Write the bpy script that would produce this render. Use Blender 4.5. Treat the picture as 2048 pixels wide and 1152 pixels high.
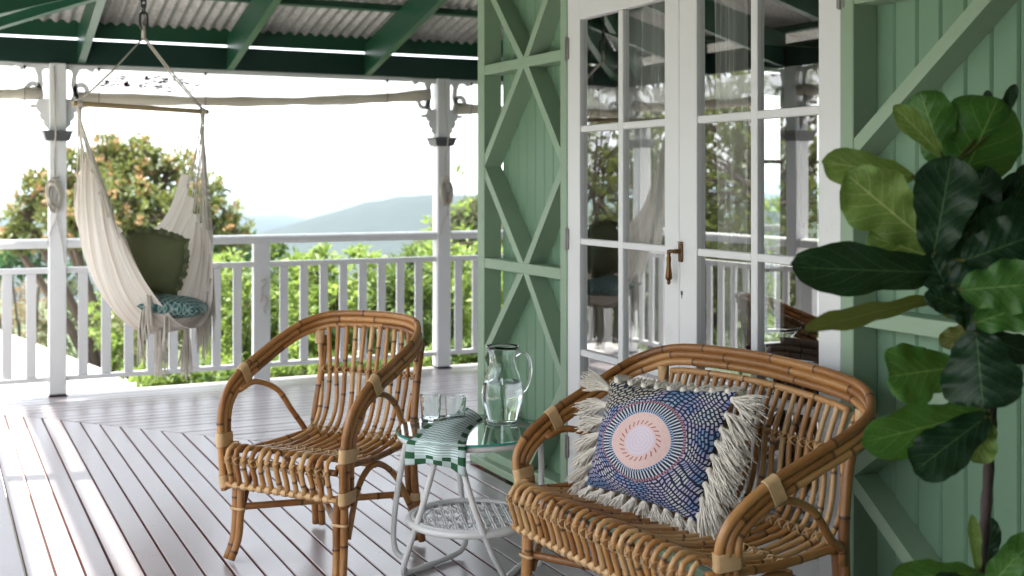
import bpy, math, random
from mathutils import Vector, Matrix
from math import sin, cos, pi, radians, sqrt, atan2

for _o in list(bpy.data.objects):
    bpy.data.objects.remove(_o)
scene = bpy.context.scene
col = scene.collection
random.seed(11)

# ------------------------------------------------------------------ camera
THETA = radians(25.817)
CAM = Vector((0.0, 0.0, 1.4))
cam_data = bpy.data.cameras.new('camera')
cam_data.sensor_width = 36.0
cam_data.lens = 36.0 * 2406.0 / 2048.0
cam_data.shift_y = -(576.0 - 363.0) / 2048.0
cam_data.clip_start = 0.05
cam_data.clip_end = 60000.0
cam_data.dof.use_dof = True
cam_data.dof.focus_distance = 4.0
cam_data.dof.aperture_fstop = 3.2
cam = bpy.data.objects.new('camera', cam_data)
cam.location = CAM
cam.rotation_euler = (radians(90), 0, -THETA)
col.objects.link(cam)
scene.camera = cam

# ------------------------------------------------------------------ sky and sun
SUN_EL = radians(63.5)
SUN_AZ = atan2(-0.956, 0.292)            # heading (x, y) = (sin, cos) towards the sun
world = bpy.data.worlds.new('World')
scene.world = world
world.use_nodes = True
wt = world.node_tree
wt.nodes.clear()
w_out = wt.nodes.new('ShaderNodeOutputWorld')
w_bg = wt.nodes.new('ShaderNodeBackground')
w_sky = wt.nodes.new('ShaderNodeTexSky')
w_sky.sky_type = 'NISHITA'
w_sky.sun_disc = False
w_sky.sun_elevation = SUN_EL
w_sky.sun_rotation = SUN_AZ
w_sky.altitude = 600
w_sky.air_density = 1.0
w_sky.dust_density = 4.0
w_sky.ozone_density = 1.0
# thin bright cloud over the whole sky, broken by soft noise
w_geo = wt.nodes.new('ShaderNodeTexCoord')
w_map = wt.nodes.new('ShaderNodeMapping')
w_map.inputs['Scale'].default_value = (1.6, 1.6, 7.0)
w_noise = wt.nodes.new('ShaderNodeTexNoise')
w_noise.inputs['Scale'].default_value = 1.7
w_noise.inputs['Detail'].default_value = 5
w_ramp = wt.nodes.new('ShaderNodeValToRGB')
w_ramp.color_ramp.elements[0].position = 0.30
w_ramp.color_ramp.elements[0].color = (0.55, 0.55, 0.55, 1)
w_ramp.color_ramp.elements[1].position = 0.62
w_ramp.color_ramp.elements[1].color = (0.92, 0.92, 0.92, 1)
w_mix = wt.nodes.new('ShaderNodeMix')
w_mix.data_type = 'RGBA'
w_mix.inputs['B'].default_value = (7.6, 7.9, 8.3, 1)
wt.links.new(w_geo.outputs['Generated'], w_map.inputs['Vector'])
wt.links.new(w_map.outputs['Vector'], w_noise.inputs['Vector'])
wt.links.new(w_noise.outputs['Fac'], w_ramp.inputs['Fac'])
wt.links.new(w_ramp.outputs['Color'], w_mix.inputs['Factor'])
wt.links.new(w_sky.outputs['Color'], w_mix.inputs['A'])
wt.links.new(w_mix.outputs['Result'], w_bg.inputs['Color'])
w_bg.inputs['Strength'].default_value = 0.12
wt.links.new(w_bg.outputs['Background'], w_out.inputs['Surface'])

sun_data = bpy.data.lights.new('sun', 'SUN')
sun_data.energy = 3.6
sun_data.angle = radians(1.4)
sun_data.color = (1.0, 0.955, 0.88)
sun = bpy.data.objects.new('sun', sun_data)
sun.location = (-6, 3, 12)
_d = Vector((sin(SUN_AZ) * cos(SUN_EL), cos(SUN_AZ) * cos(SUN_EL), sin(SUN_EL)))
sun.rotation_euler = (-_d).to_track_quat('-Z', 'Y').to_euler()
col.objects.link(sun)

scene.view_settings.view_transform = 'Standard'
scene.view_settings.look = 'None'
scene.view_settings.gamma = 1.0
scene.view_settings.exposure = 2.1
scene.view_settings.use_curve_mapping = False
scene.render.engine = 'CYCLES'
scene.cycles.use_denoising = True
try:
    scene.cycles.denoiser = 'OPENIMAGEDENOISE'
except Exception:
    pass
scene.cycles.max_bounces = 12
scene.cycles.diffuse_bounces = 2
scene.cycles.glossy_bounces = 5
scene.cycles.transmission_bounces = 10
scene.cycles.transparent_max_bounces = 24
scene.cycles.caustics_reflective = False
scene.cycles.caustics_refractive = False
scene.cycles.sample_clamp_indirect = 8.0

# ------------------------------------------------------------------ materials
class NT:
    def __init__(self, name):
        self.m = bpy.data.materials.new(name)
        self.m.use_nodes = True
        self.t = self.m.node_tree
        self.t.nodes.clear()
        self.out = self.t.nodes.new('ShaderNodeOutputMaterial')
    def node(self, kind, **kw):
        n = self.t.nodes.new(kind)
        for k, v in kw.items():
            if k in n.inputs:
                self.put(n.inputs[k], v)
            else:
                setattr(n, k, v)
        return n
    def put(self, sock, v):
        if isinstance(v, bpy.types.NodeSocket):
            self.t.links.new(v, sock)
        elif v is not None:
            if isinstance(v, tuple) and len(v) == 3 and sock.type == 'RGBA':
                v = (*v, 1)
            sock.default_value = v
    def math(self, op, a, b=None, c=None, clamp=False):
        n = self.t.nodes.new('ShaderNodeMath')
        n.operation = op
        n.use_clamp = clamp
        self.put(n.inputs[0], a)
        if b is not None: self.put(n.inputs[1], b)
        if c is not None: self.put(n.inputs[2], c)
        return n.outputs[0]
    def mix(self, fac, a, b, blend='MIX'):
        n = self.t.nodes.new('ShaderNodeMix')
        n.data_type = 'RGBA'
        n.blend_type = blend
        self.put(n.inputs['Factor'], fac)
        self.put(n.inputs['A'], a)
        self.put(n.inputs['B'], b)
        return n.outputs['Result']
    def ramp(self, fac, stops, interp='LINEAR'):
        n = self.t.nodes.new('ShaderNodeValToRGB')
        n.color_ramp.interpolation = interp
        e = n.color_ramp.elements
        while len(e) < len(stops):
            e.new(0.5)
        for k, (p, c) in zip(e, stops):
            k.position = p
            k.color = (*c, 1) if len(c) == 3 else c
        self.put(n.inputs['Fac'], fac)
        return n.outputs['Color']
    def coord(self, which='Object', scale=None):
        o = self.t.nodes.new('ShaderNodeTexCoord').outputs[which]
        if scale is not None:
            o = self.node('ShaderNodeMapping', Vector=o, Scale=scale).outputs[0]
        return o
    def noise(self, vec, scale, detail=3, rough=0.5, out='Fac'):
        return self.node('ShaderNodeTexNoise', Vector=vec, Scale=scale, Detail=detail, Roughness=rough).outputs[out]
    def bump(self, h, strength=0.3, dist=0.01):
        return self.node('ShaderNodeBump', Height=h, Strength=strength, Distance=dist).outputs[0]
    def principled(self, color, rough=0.5, normal=None, **kw):
        p = self.node('ShaderNodeBsdfPrincipled')
        self.put(p.inputs['Base Color'], color)
        self.put(p.inputs['Roughness'], rough)
        if normal is not None: self.put(p.inputs['Normal'], normal)
        for k, v in kw.items():
            self.put(p.inputs[k.replace('_', ' ')], v)
        return p
    def finish(self, shader):
        if hasattr(shader, 'outputs'):
            shader = shader.outputs[0]
        self.t.links.new(shader, self.out.inputs['Surface'])
        return self.m

def g(v):                                   # sRGB 0-255 triple to linear
    return tuple(((c / 255) / 12.92 if c / 255 <= 0.04045 else ((c / 255 + 0.055) / 1.055) ** 2.4) for c in v)

def paint(name, colr, rough=0.5, var=0.10, dirt=(0.25, 0.23, 0.2), dirt_amt=0.25, bump=0.12, scale=3.0):
    n = NT(name)
    oi = n.node('ShaderNodeObjectInfo').outputs['Random']
    geo = n.node('ShaderNodeNewGeometry').outputs['Position']
    big = n.noise(geo, scale, 5, 0.6)
    fine = n.noise(geo, 60, 4, 0.65)
    c = n.mix(n.math('MULTIPLY', big, var), colr, tuple(k * 0.72 for k in colr))
    c = n.mix(n.math('MULTIPLY', oi, var * 0.8), c, tuple(min(1, k * 1.12) for k in colr))
    d = n.math('MULTIPLY', n.ramp(n.noise(geo, 9, 6, 0.7), [(0.58, (0, 0, 0)), (0.72, (1, 1, 1))]), dirt_amt)
    c = n.mix(d, c, dirt)
    r = n.math('ADD', rough - 0.06, n.math('MULTIPLY', fine, 0.14))
    return n.finish(n.principled(c, r, n.bump(n.math('ADD', fine, n.math('MULTIPLY', big, 0.6)), bump, 0.004)))

MAT = {}
MAT['white'] = paint('white_paint', (0.80, 0.80, 0.795), 0.42, 0.12, (0.45, 0.43, 0.38), 0.16)
MAT['door_white'] = paint('door_white_paint', (0.80, 0.80, 0.79), 0.36, 0.06, (0.5, 0.48, 0.44), 0.10, 0.08)
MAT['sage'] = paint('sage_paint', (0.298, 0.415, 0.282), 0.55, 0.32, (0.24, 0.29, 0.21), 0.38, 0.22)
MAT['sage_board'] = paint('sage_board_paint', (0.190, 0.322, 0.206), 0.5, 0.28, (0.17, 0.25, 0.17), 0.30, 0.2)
MAT['dark_green'] = paint('dark_green_paint', (0.014, 0.076, 0.038), 0.36, 0.25, (0.10, 0.16, 0.10), 0.12)
MAT['beam_green'] = paint('beam_green_paint', (0.004, 0.030, 0.020), 0.4, 0.25, (0.03, 0.08, 0.06), 0.12)
MAT['charcoal'] = paint('charcoal_paint', (0.085, 0.085, 0.095), 0.4, 0.2, (0.3, 0.3, 0.3), 0.1)
MAT['black_metal'] = paint('black_metal', (0.02, 0.02, 0.02), 0.4, 0.2, (0.06, 0.05, 0.04), 0.2)
MAT['plaster'] = paint('interior_plaster', (0.42, 0.41, 0.39), 0.8, 0.15)
MAT['interior_floor'] = paint('interior_floor', (0.16, 0.10, 0.06), 0.45, 0.3)
MAT['table_white'] = paint('table_white_paint', (0.78, 0.78, 0.76), 0.38, 0.1, (0.5, 0.48, 0.42), 0.15)

def m_deck():
    n = NT('deck_paint')
    geo = n.node('ShaderNodeNewGeometry').outputs['Position']
    oi = n.node('ShaderNodeObjectInfo').outputs['Random']
    base = n.mix(oi, (0.350, 0.308, 0.320), (0.425, 0.382, 0.394))
    worn = n.ramp(n.noise(geo, 2.3, 7, 0.68), [(0.44, (0, 0, 0)), (0.70, (1, 1, 1))])
    base = n.mix(n.math('MULTIPLY', worn, 0.28), base, (0.50, 0.475, 0.48))
    scuff = n.ramp(n.noise(geo, 26, 6, 0.75), [(0.62, (0, 0, 0)), (0.70, (1, 1, 1))])
    base = n.mix(n.math('MULTIPLY', scuff, 0.14), base, (0.17, 0.135, 0.135))
    fine = n.noise(geo, 90, 3, 0.6)
    r = n.math('ADD', 0.245, n.math('ADD', n.math('MULTIPLY', worn, 0.07), n.math('MULTIPLY', fine, 0.08)))
    h = n.math('ADD', n.math('MULTIPLY', n.noise(geo, 14, 4, 0.6), 1.0), n.math('MULTIPLY', fine, 0.25))
    p = n.principled(base, r, n.bump(h, 0.06, 0.004))
    p.inputs['Specular IOR Level'].default_value = 0.75
    return n.finish(p)
MAT['deck'] = m_deck()
MAT['deck_edge'] = paint('deck_timber_edge', (0.17, 0.045, 0.036), 0.7, 0.3)
MAT['joist'] = paint('joist_timber', (0.05, 0.035, 0.03), 0.8, 0.3)

def m_galv():
    n = NT('galvanised_iron')
    geo = n.node('ShaderNodeNewGeometry').outputs['Position']
    v = n.node('ShaderNodeTexVoronoi', Vector=geo, Scale=90.0).outputs['Color']
    sep = n.node('ShaderNodeSeparateColor', Color=v).outputs[0]
    c = n.mix(sep, (0.30, 0.295, 0.275), (0.56, 0.55, 0.52))
    dirt = n.ramp(n.noise(geo, 5, 6, 0.7), [(0.45, (0, 0, 0)), (0.72, (1, 1, 1))])
    c = n.mix(n.math('MULTIPLY', dirt, 0.5), c, (0.13, 0.115, 0.09))
    speck = n.ramp(n.noise(geo, 240, 2, 0.5), [(0.60, (0, 0, 0)), (0.66, (1, 1, 1))])
    c = n.mix(n.math('MULTIPLY', speck, 0.35), c, (0.09, 0.08, 0.07))
    return n.finish(n.principled(c, 0.45, None, Metallic=0.15))
MAT['galv'] = m_galv()

def m_glass_pane():
    n = NT('window_glass')
    geo = n.node('ShaderNodeNewGeometry').outputs['Position']
    nor = n.bump(n.noise(geo, 1.8, 2, 0.5), 0.035, 0.01)
    fr = n.node('ShaderNodeFresnel', IOR=1.52, Normal=nor).outputs[0]
    fac = n.math('MULTIPLY', fr, 0.40, clamp=True)
    tr = n.node('ShaderNodeBsdfTransparent', Color=(0.90, 0.92, 0.91)).outputs[0]
    gl = n.node('ShaderNodeBsdfGlossy', Roughness=0.0, Normal=nor).outputs[0]
    mx = n.node('ShaderNodeMixShader')
    n.put(mx.inputs[0], fac); n.put(mx.inputs[1], tr); n.put(mx.inputs[2], gl)
    return n.finish(mx)
MAT['pane'] = m_glass_pane()

def m_leaf(name, c1, c2, trans=0.35, rough=0.45, scale=3.0):
    n = NT(name)
    geo = n.node('ShaderNodeNewGeometry').outputs['Position']
    rnd = n.node('ShaderNodeNewGeometry').outputs['Random Per Island']
    f = n.math('ADD', n.math('MULTIPLY', rnd, 0.7), n.math('MULTIPLY', n.noise(geo, scale, 2), 0.45), clamp=True)
    c = n.mix(f, c1, c2)
    p = n.principled(c, rough)
    t = n.node('ShaderNodeBsdfTranslucent', Color=n.mix(0.5, c, (c2[0] * 1.3, c2[1] * 1.25, c2[2] * 0.8)))
    mx = n.node('ShaderNodeMixShader')
    n.put(mx.inputs[0], trans); n.put(mx.inputs[1], p.outputs[0]); n.put(mx.inputs[2], t.outputs[0])
    return n.finish(mx)
MAT['leaf_tree'] = m_leaf('tree_leaf', (0.060, 0.090, 0.028), (0.20, 0.23, 0.075))
MAT['leaf_lime'] = m_leaf('lime_leaf', (0.060, 0.130, 0.022), (0.30, 0.40, 0.11), 0.45)
MAT['leaf_mid'] = m_leaf('mid_green_leaf', (0.028, 0.075, 0.016), (0.17, 0.25, 0.065), 0.4)
MAT['leaf_olive'] = m_leaf('olive_leaf', (0.045, 0.075, 0.022), (0.17, 0.19, 0.07))
MAT['leaf_grey'] = m_leaf('grey_green_leaf', (0.09, 0.12, 0.06), (0.20, 0.23, 0.13))
MAT['leaf_dry'] = m_leaf('dry_grass_leaf', (0.16, 0.12, 0.07), (0.36, 0.28, 0.18))
MAT['leaf_palm'] = m_leaf('palm_leaf', (0.02, 0.07, 0.03), (0.07, 0.16, 0.06))
MAT['blossom'] = m_leaf('orange_blossom', (0.34, 0.175, 0.08), (0.48, 0.32, 0.16), 0.25, 0.6)
MAT['bark'] = paint('bark', (0.10, 0.075, 0.055), 0.9, 0.5, (0.03, 0.02, 0.02), 0.4, 0.6)

def m_ground(name, c1, c2, scale=0.6):
    n = NT(name)
    geo = n.node('ShaderNodeNewGeometry').outputs['Position']
    f = n.noise(geo, scale, 8, 0.65)
    return n.finish(n.principled(n.mix(f, c1, c2), 0.9))
MAT['lawn'] = m_ground('grass_ground', (0.035, 0.07, 0.015), (0.11, 0.13, 0.045), 0.7)
MAT['concrete'] = m_ground('pale_concrete', (0.50, 0.48, 0.45), (0.60, 0.58, 0.55), 1.5)
MAT['forest'] = m_ground('forest_cover', (0.006, 0.013, 0.011), (0.032, 0.046, 0.034), 0.02)

# ------------------------------------------------------------------ mesh helpers
class MB:
    def __init__(self):
        self.v = []; self.f = []; self.mi = []; self.uv = []; self.att = []
    def add(self, vs, fs, mi=0, uvs=None, att=None):
        b = len(self.v)
        self.v += [tuple(p) for p in vs]
        self.f += [tuple(b + i for i in q) for q in fs]
        self.mi += [mi] * len(fs)
        self.uv += list(uvs) if uvs is not None else [(0.0, 0.0)] * len(vs)
        self.att += list(att) if att is not None else [(0.5, 0.0, 0.0)] * len(vs)
    def box(self, x0, x1, y0, y1, z0, z1, c=0.0, mi=0, side_mi=None):
        self.obox(Vector(((x0 + x1) / 2, (y0 + y1) / 2, (z0 + z1) / 2)), Vector((1, 0, 0)), Vector((0, 1, 0)), Vector((0, 0, 1)),
                  abs(x1 - x0) / 2, abs(y1 - y0) / 2, abs(z1 - z0) / 2, c, mi)
    def obox(self, o, ex, ey, ez, hx, hy, hz, c=0.0, mi=0):
        if c <= 0:
            P = [o + ex * (sx * hx) + ey * (sy * hy) + ez * (sz * hz) for sx in (-1, 1) for sy in (-1, 1) for sz in (-1, 1)]
            self.add(P, [(0, 1, 3, 2), (4, 6, 7, 5), (0, 4, 5, 1), (2, 3, 7, 6), (0, 2, 6, 4), (1, 5, 7, 3)], mi)
            return
        c = min(c, hx * 0.45, hy * 0.45, hz * 0.45)
        idx = {}; P = []
        for sx in (-1, 1):
            for sy in (-1, 1):
                for sz in (-1, 1):
                    for k in range(3):
                        a = [hx, hy, hz]
                        for j in range(3):
                            if j != k: a[j] -= c
                        idx[(sx, sy, sz, k)] = len(P)
                        P.append(o + ex * (sx * a[0]) + ey * (sy * a[1]) + ez * (sz * a[2]))
        F = []
        for k in range(3):
            i, j = [(1, 2), (2, 0), (0, 1)][k]
            for s in (-1, 1):
                q = []
                for (a, b) in ((-1, -1), (1, -1), (1, 1), (-1, 1)):
                    t = [0, 0, 0]; t[k] = s; t[i] = a; t[j] = b
                    q.append(idx[(*t, k)])
                F.append(tuple(q if s > 0 else q[::-1]))
        for k in range(3):                     # edges along axis k
            i, j = [(1, 2), (2, 0), (0, 1)][k]
            for a in (-1, 1):
                for b in (-1, 1):
                    t0 = [0, 0, 0]; t1 = [0, 0, 0]
                    t0[k] = -1; t1[k] = 1
                    t0[i] = t1[i] = a; t0[j] = t1[j] = b
                    q = (idx[(*t0, i)], idx[(*t1, i)], idx[(*t1, j)], idx[(*t0, j)])
                    F.append(q if a * b < 0 else q[::-1])
        for sx in (-1, 1):
            for sy in (-1, 1):
                for sz in (-1, 1):
                    q = tuple(idx[(sx, sy, sz, k)] for k in range(3))
                    F.append(q if sx * sy * sz > 0 else q[::-1])
        self.add(P, F, mi)
    def beam(self, p, q, w, h, up=Vector((0, 0, 1)), c=0.0, mi=0):
        p = Vector(p); q = Vector(q); d = q - p; L = d.length; d.normalize()
        s = d.cross(up).normalized(); u = s.cross(d).normalized()
        self.obox((p + q) / 2, d, s, u, L / 2, w / 2, h / 2, c, mi)
    def prism(self, pts, depth_vec, mi=0):       # polygon (list of Vectors, planar) extruded by depth_vec
        n = len(pts); D = Vector(depth_vec)
        P = [Vector(p) for p in pts] + [Vector(p) + D for p in pts]
        F = [tuple(range(n))[::-1], tuple(range(n, 2 * n))] + [(i, (i + 1) % n, n + (i + 1) % n, n + i) for i in range(n)]
        self.add(P, F, mi)
    def tube(self, pts, r, seg=8, closed=False, caps=True, mi=0, flat=None, att=None):
        pts = [Vector(p) for p in pts]; n = len(pts)
        rr = r if isinstance(r, (list, tuple)) else [r] * n
        tang = []
        for i in range(n):
            a = pts[(i - 1) % n] if (closed or i > 0) else pts[0]
            b = pts[(i + 1) % n] if (closed or i < n - 1) else pts[-1]
            t = (b - a)
            tang.append(t.normalized() if t.length > 1e-9 else Vector((0, 0, 1)))
        ref = Vector((0, 0, 1)) if abs(tang[0].z) < 0.9 else Vector((1, 0, 0))
        nrm = (ref - tang[0] * ref.dot(tang[0])).normalized()
        V = []; A = []; U = []; L = 0
        for i in range(n):
            if i:
                L += (pts[i] - pts[i - 1]).length
                nrm = nrm - tang[i] * nrm.dot(tang[i])
                nrm = nrm.normalized() if nrm.length > 1e-6 else tang[i].orthogonal().normalized()
            bi = tang[i].cross(nrm)
            for k in range(seg):
                a = 2 * pi * k / seg
                V.append(pts[i] + (nrm * cos(a) + bi * sin(a) * (flat or 1.0)) * rr[i])
                U.append((L, k / seg))
                A.append(att[i] if att else (0.5, 0.0, L))
        F = []
        for i in range(n if closed else n - 1):
            j = (i + 1) % n
            for k in range(seg):
                F.append((i * seg + k, i * seg + (k + 1) % seg, j * seg + (k + 1) % seg, j * seg + k))
        if caps and not closed:
            F.append(tuple(range(seg))[::-1]); F.append(tuple((n - 1) * seg + k for k in range(seg)))
        self.add(V, F, mi, U, A)
    def lathe(self, prof, origin=(0, 0, 0), seg=24, mi=0):
        o = Vector(origin); V = []; F = []
        for (r, z) in prof:
            for k in range(seg):
                a = 2 * pi * k / seg
                V.append(o + Vector((r * cos(a), r * sin(a), z)))
        for i in range(len(prof) - 1):
            for k in range(seg):
                F.append((i * seg + k, i * seg + (k + 1) % seg, (i + 1) * seg + (k + 1) % seg, (i + 1) * seg + k))
        self.add(V, F, mi)
    def grid(self, fn, nu, nv, mi=0, uvs=None):
        V = []; U = []; F = []
        for i in range(nu + 1):
            for j in range(nv + 1):
                V.append(fn(i / nu, j / nv)); U.append((i / nu, j / nv))
        for i in range(nu):
            for j in range(nv):
                a = i * (nv + 1) + j
                F.append((a, a + nv + 1, a + nv + 2, a + 1))
        self.add(V, F, mi, U)
    def build(self, name, mats, parent=None, smooth=None, origin=None, stuff=False):
        me = bpy.data.meshes.new(name)
        vs = self.v
        if origin is not None:
            o = Vector(origin); vs = [tuple(Vector(p) - o) for p in vs]
        me.from_pydata(vs, [], self.f)
        if not isinstance(mats, (list, tuple)): mats = [mats]
        for m in mats: me.materials.append(m)
        if len(mats) > 1: me.polygons.foreach_set('material_index', self.mi)
        if any(u != (0.0, 0.0) for u in self.uv[:400]):
            lay = me.uv_layers.new(name='UVMap')
            flat = []
            for l in me.loops: flat += self.uv[l.vertex_index]
            lay.data.foreach_set('uv', flat)
            at = me.attributes.new('cane', 'FLOAT_VECTOR', 'POINT')
            at.data.foreach_set('vector', [c for a in self.att for c in a])
        me.update()
        if smooth is not None:
            me.polygons.foreach_set('use_smooth', [True] * len(me.polygons))
            if smooth < 180: me.set_sharp_from_angle(angle=radians(smooth))
        o = bpy.data.objects.new(name, me)
        col.objects.link(o)
        if origin is not None: o.location = origin
        if parent is not None:
            o.parent = parent
            o.matrix_parent_inverse = Matrix.Translation(-parent.location) if origin is None or True else Matrix()
        if stuff: o['kind'] = 'stuff'
        return o

def thing(name, label, cat, loc=(0, 0, 0), group=None):
    o = bpy.data.objects.new(name, None)
    o.empty_display_size = 0.1
    o.location = loc
    o['label'] = label; o['category'] = cat
    if group: o['group'] = group
    col.objects.link(o)
    return o
def tag(o, label, cat, group=None):
    o['label'] = label; o['category'] = cat
    if group: o['group'] = group
    return o
def struct(o):
    o['kind'] = 'structure'
    return o
def boxo(name, mat, parent, x0, x1, y0, y1, z0, z1, c=0.003):
    m = MB(); m.box(x0, x1, y0, y1, z0, z1, c)
    return m.build(name, mat, parent)

def crom(pts, per=8, closed=False):               # Catmull-Rom through points
    P = [Vector(p) for p in pts]; n = len(P); out = []
    rng = n if closed else n - 1
    for i in range(rng):
        p0 = P[(i - 1) % n] if (closed or i > 0) else P[0] * 2 - P[1]
        p1 = P[i]; p2 = P[(i + 1) % n]
        p3 = P[(i + 2) % n] if (closed or i < n - 2) else P[-1] * 2 - P[-2]
        for k in range(per):
            t = k / per
            out.append(0.5 * ((2 * p1) + (p2 - p0) * t + (2 * p0 - 5 * p1 + 4 * p2 - p3) * t * t + (3 * p1 - p0 - 3 * p2 + p3) * t ** 3))
    if not closed: out.append(P[-1])
    return out
# ================================================================== deck
XL = -0.19                # line of the side railing
YR = 8.38                 # centre line of the far railing
DE = 8.47                 # far deck edge
def mitre_y(x): return 7.829 - 1.18 * (x - 0.416)
def mitre_x(y): return 0.416 + (7.829 - y) / 1.18
deck = MB()
for x in [v * 0.45 for v in range(-1, 7)]:
    deck.box(x, x + 0.045, -2.4, 5.2, -0.17, -0.0245)
for x in [2.6 + v * 0.45 for v in range(0, 13)] + [0.7, 1.15, 1.6, 2.05]:
    deck.box(x, x + 0.045, max(5.45, mitre_y(x) + 0.1), 8.40, -0.17, -0.0245)
deck = struct(deck.build('verandah_floor', MAT['joist']))
PITCH = 0.0957
def board(poly):
    m = MB()
    t = [Vector((x, y, 0.0)) for x, y in poly]
    c = 0.0022
    ctr = sum(t, Vector()) / len(t)
    inner = [p + (ctr - p).normalized() * 0 for p in t]
    top = [Vector((x, y, 0.0)) for x, y in poly]
    n = len(top)
    # painted top with eased edge, raw timber sides
    low = [Vector((x, y, -0.003)) for x, y in poly]
    def inset(P, d):
        out = []
        for i in range(n):
            a = (P[i] - P[i - 1]).normalized(); b = (P[(i + 1) % n] - P[i]).normalized()
            na = Vector((-a.y, a.x, 0)); nb = Vector((-b.y, b.x, 0))
            out.append(P[i] + (na + nb) * d / (1 + na.dot(nb)))
        return out
    top = inset(top, c)
    bot = [Vector((x, y, -0.024)) for x, y in poly]
    dz = random.uniform(-0.0012, 0.0012)
    V = [p + Vector((0, 0, dz)) for p in top + low + bot]
    m.add(V[:2 * n], [tuple(range(n))] + [(n + i, n + (i + 1) % n, (i + 1) % n, i) for i in range(n)], 0)
    m.add(V[n:], [(n + i, n + (i + 1) % n, (i + 1) % n, i) for i in range(n)] + [tuple(range(2 * n - 1, n - 1, -1))], 1)
    o = m.build('deck_board', [MAT['deck'], MAT['deck_edge']], deck)
x = 0.404 - 7 * PITCH
while x < 2.40:
    a, b = x + 0.0044, x + PITCH - 0.0044
    ya, yb = min(mitre_y(a), DE) - 0.004, min(mitre_y(b), DE) - 0.004
    y0 = -2.4
    if b < 2.66:
        board([(a, y0), (b, y0), (b, yb), (a, ya)])
    x += PITCH
y = DE - PITCH
while y > 5.40:
    a, b = y + 0.0044, y + PITCH - 0.0044
    xa, xb = mitre_x(a) + 0.004, mitre_x(b) + 0.004
    board([(xa, a), (8.2, a), (8.2, b), (xb, b)])
    y -= PITCH
boxo('edge_board', MAT['white'], deck, -0.30, 8.2, DE + 0.002, DE + 0.03, -0.22, -0.03)
boxo('edge_board', MAT['white'], deck, -0.32, -0.29, -2.4, DE + 0.03, -0.22, -0.03)

# ================================================================== posts
def bracket(parent, px, sgn, yc, axis='x'):
    """fretwork bracket: scrolled outline cut from board, hanging off the post under the beam"""
    prof = [(0.0, 1.742), (0.014, 1.760), (0.030, 1.772), (0.030, 1.798), (0.046, 1.806), (0.056, 1.834), (0.050, 1.850),
            (0.066, 1.858), (0.074, 1.880), (0.098, 1.876), (0.112, 1.884), (0.152, 1.887), (0.112, 1.893), (0.100, 1.903),
            (0.076, 1.900), (0.070, 1.924), (0.050, 1.938), (0.0, 1.942)]
    def P(u, z, y=0.0):
        return Vector((px + sgn * u, yc + y, z)) if axis == 'x' else Vector((px + y, yc + sgn * u, z))
    th = P(0, 0, 0.028) - P(0, 0, 0)
    m = MB()
    off = -th / 2
    m.prism([p + off for p in ([P(u, z) for u, z in prof])], th)
    b = m.build('bracket', MAT['white'], parent)
    m = MB()
    # top arm, stem and scroll ring above the lobes
    m.prism([p + off for p in [P(u, z) for u, z in ((0, 2.165), (0.20, 2.165), (0.205, 2.150), (0.175, 2.140), (0.170, 2.122), (0.145, 2.128), (0.13, 2.142), (0.085, 2.136), (0.072, 2.10), (0.045, 2.095), (0.03, 2.13), (0, 2.135))]], th)
    m.prism([p + off for p in [P(u, z) for u, z in ((0.038, 2.10), (0.068, 2.10), (0.064, 2.03), (0.082, 1.985), (0.075, 1.935), (0.03, 1.935), (0.046, 1.985), (0.030, 2.03))]], th)
    ring = [P(0.092 + 0.045 * cos(a), 1.995 + 0.05 * sin(a)) for a in [2 * pi * k / 20 for k in range(20)]]
    V = []; F = []
    for k in range(20):
        a = 2 * pi * k / 20
        for rr in (0.052, 0.026):
            for s in (-0.5, 0.5):
                V.append(P(0.092 + rr * cos(a), 1.995 + rr * 1.1 * sin(a)) + th * s)
    for k in range(20):
        i = 4 * k; j = 4 * ((k + 1) % 20)
        F += [(i, j, j + 1, i + 1), (i + 2, i + 3, j + 3, j + 2), (i, i + 2, j + 2, j), (i + 1, j + 1, j + 3, i + 3)]
    m.add(V, F)
    m.build('scroll', MAT['white'], b, smooth=40)

def post(x, y, label, brackets, rot=False):
    t = thing('verandah_post', label, 'post', (x, y, 0), 'verandah posts')
    w = 0.053
    m = MB(); m.box(x - w, x + w, y - w, y + w, 0.012, 2.172, 0.006)
    m.build('shaft', MAT['white'], t)
    m = MB()                                      # charcoal moulded collar, wider at the top
    ring = []
    for (hw, z) in ((0.056, 1.664), (0.068, 1.666), (0.076, 1.684), (0.084, 1.714), (0.093, 1.722), (0.096, 1.730), (0.056, 1.732)):
        ring.append([Vector((x + sx * hw, y + sy * hw, z)) for sx, sy in ((-1, -1), (1, -1), (1, 1), (-1, 1))])
    V = [p for r in ring for p in r]
    F = [(4 * i + k, 4 * i + (k + 1) % 4, 4 * i + 4 + (k + 1) % 4, 4 * i + 4 + k) for i in range(len(ring) - 1) for k in range(4)]
    m.add(V, F); m.build('collar', MAT['charcoal'], t)
    m = MB(); m.box(x - 0.05, x + 0.05, y - 0.05, y + 0.05, 0.0012, 0.013)
    m.box(x - 0.058, x + 0.058, y - 0.066, y - 0.056, 0.0012, 0.010, 0.002); m.build('stirrup', MAT['black_metal'], t)
    for (sg, ax) in brackets:
        if ax == 'x': bracket(t, x + sg * (w + 0.001), sg, y)
        else: bracket(t, x, sg, y + sg * (w + 0.001), 'y') if False else bracket(t, x, sg, y + sg * (w + 0.001), 'y')
    return t
PX = [0.749, 3.466, 6.18]
post(PX[0], YR, 'white square verandah post behind the hanging chair, with charcoal collar and cord', [(-1, 'x'), (1, 'x')])
post(PX[1], YR, 'white square verandah post left of the green cross-braced wall, with charcoal collar', [(-1, 'x'), (1, 'x')])
post(PX[2], YR, 'white verandah post seen through the right door leaf', [(-1, 'x'), (1, 'x')])
side_posts = [8.38, 6.3, 4.25, 2.2, 0.45]
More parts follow.
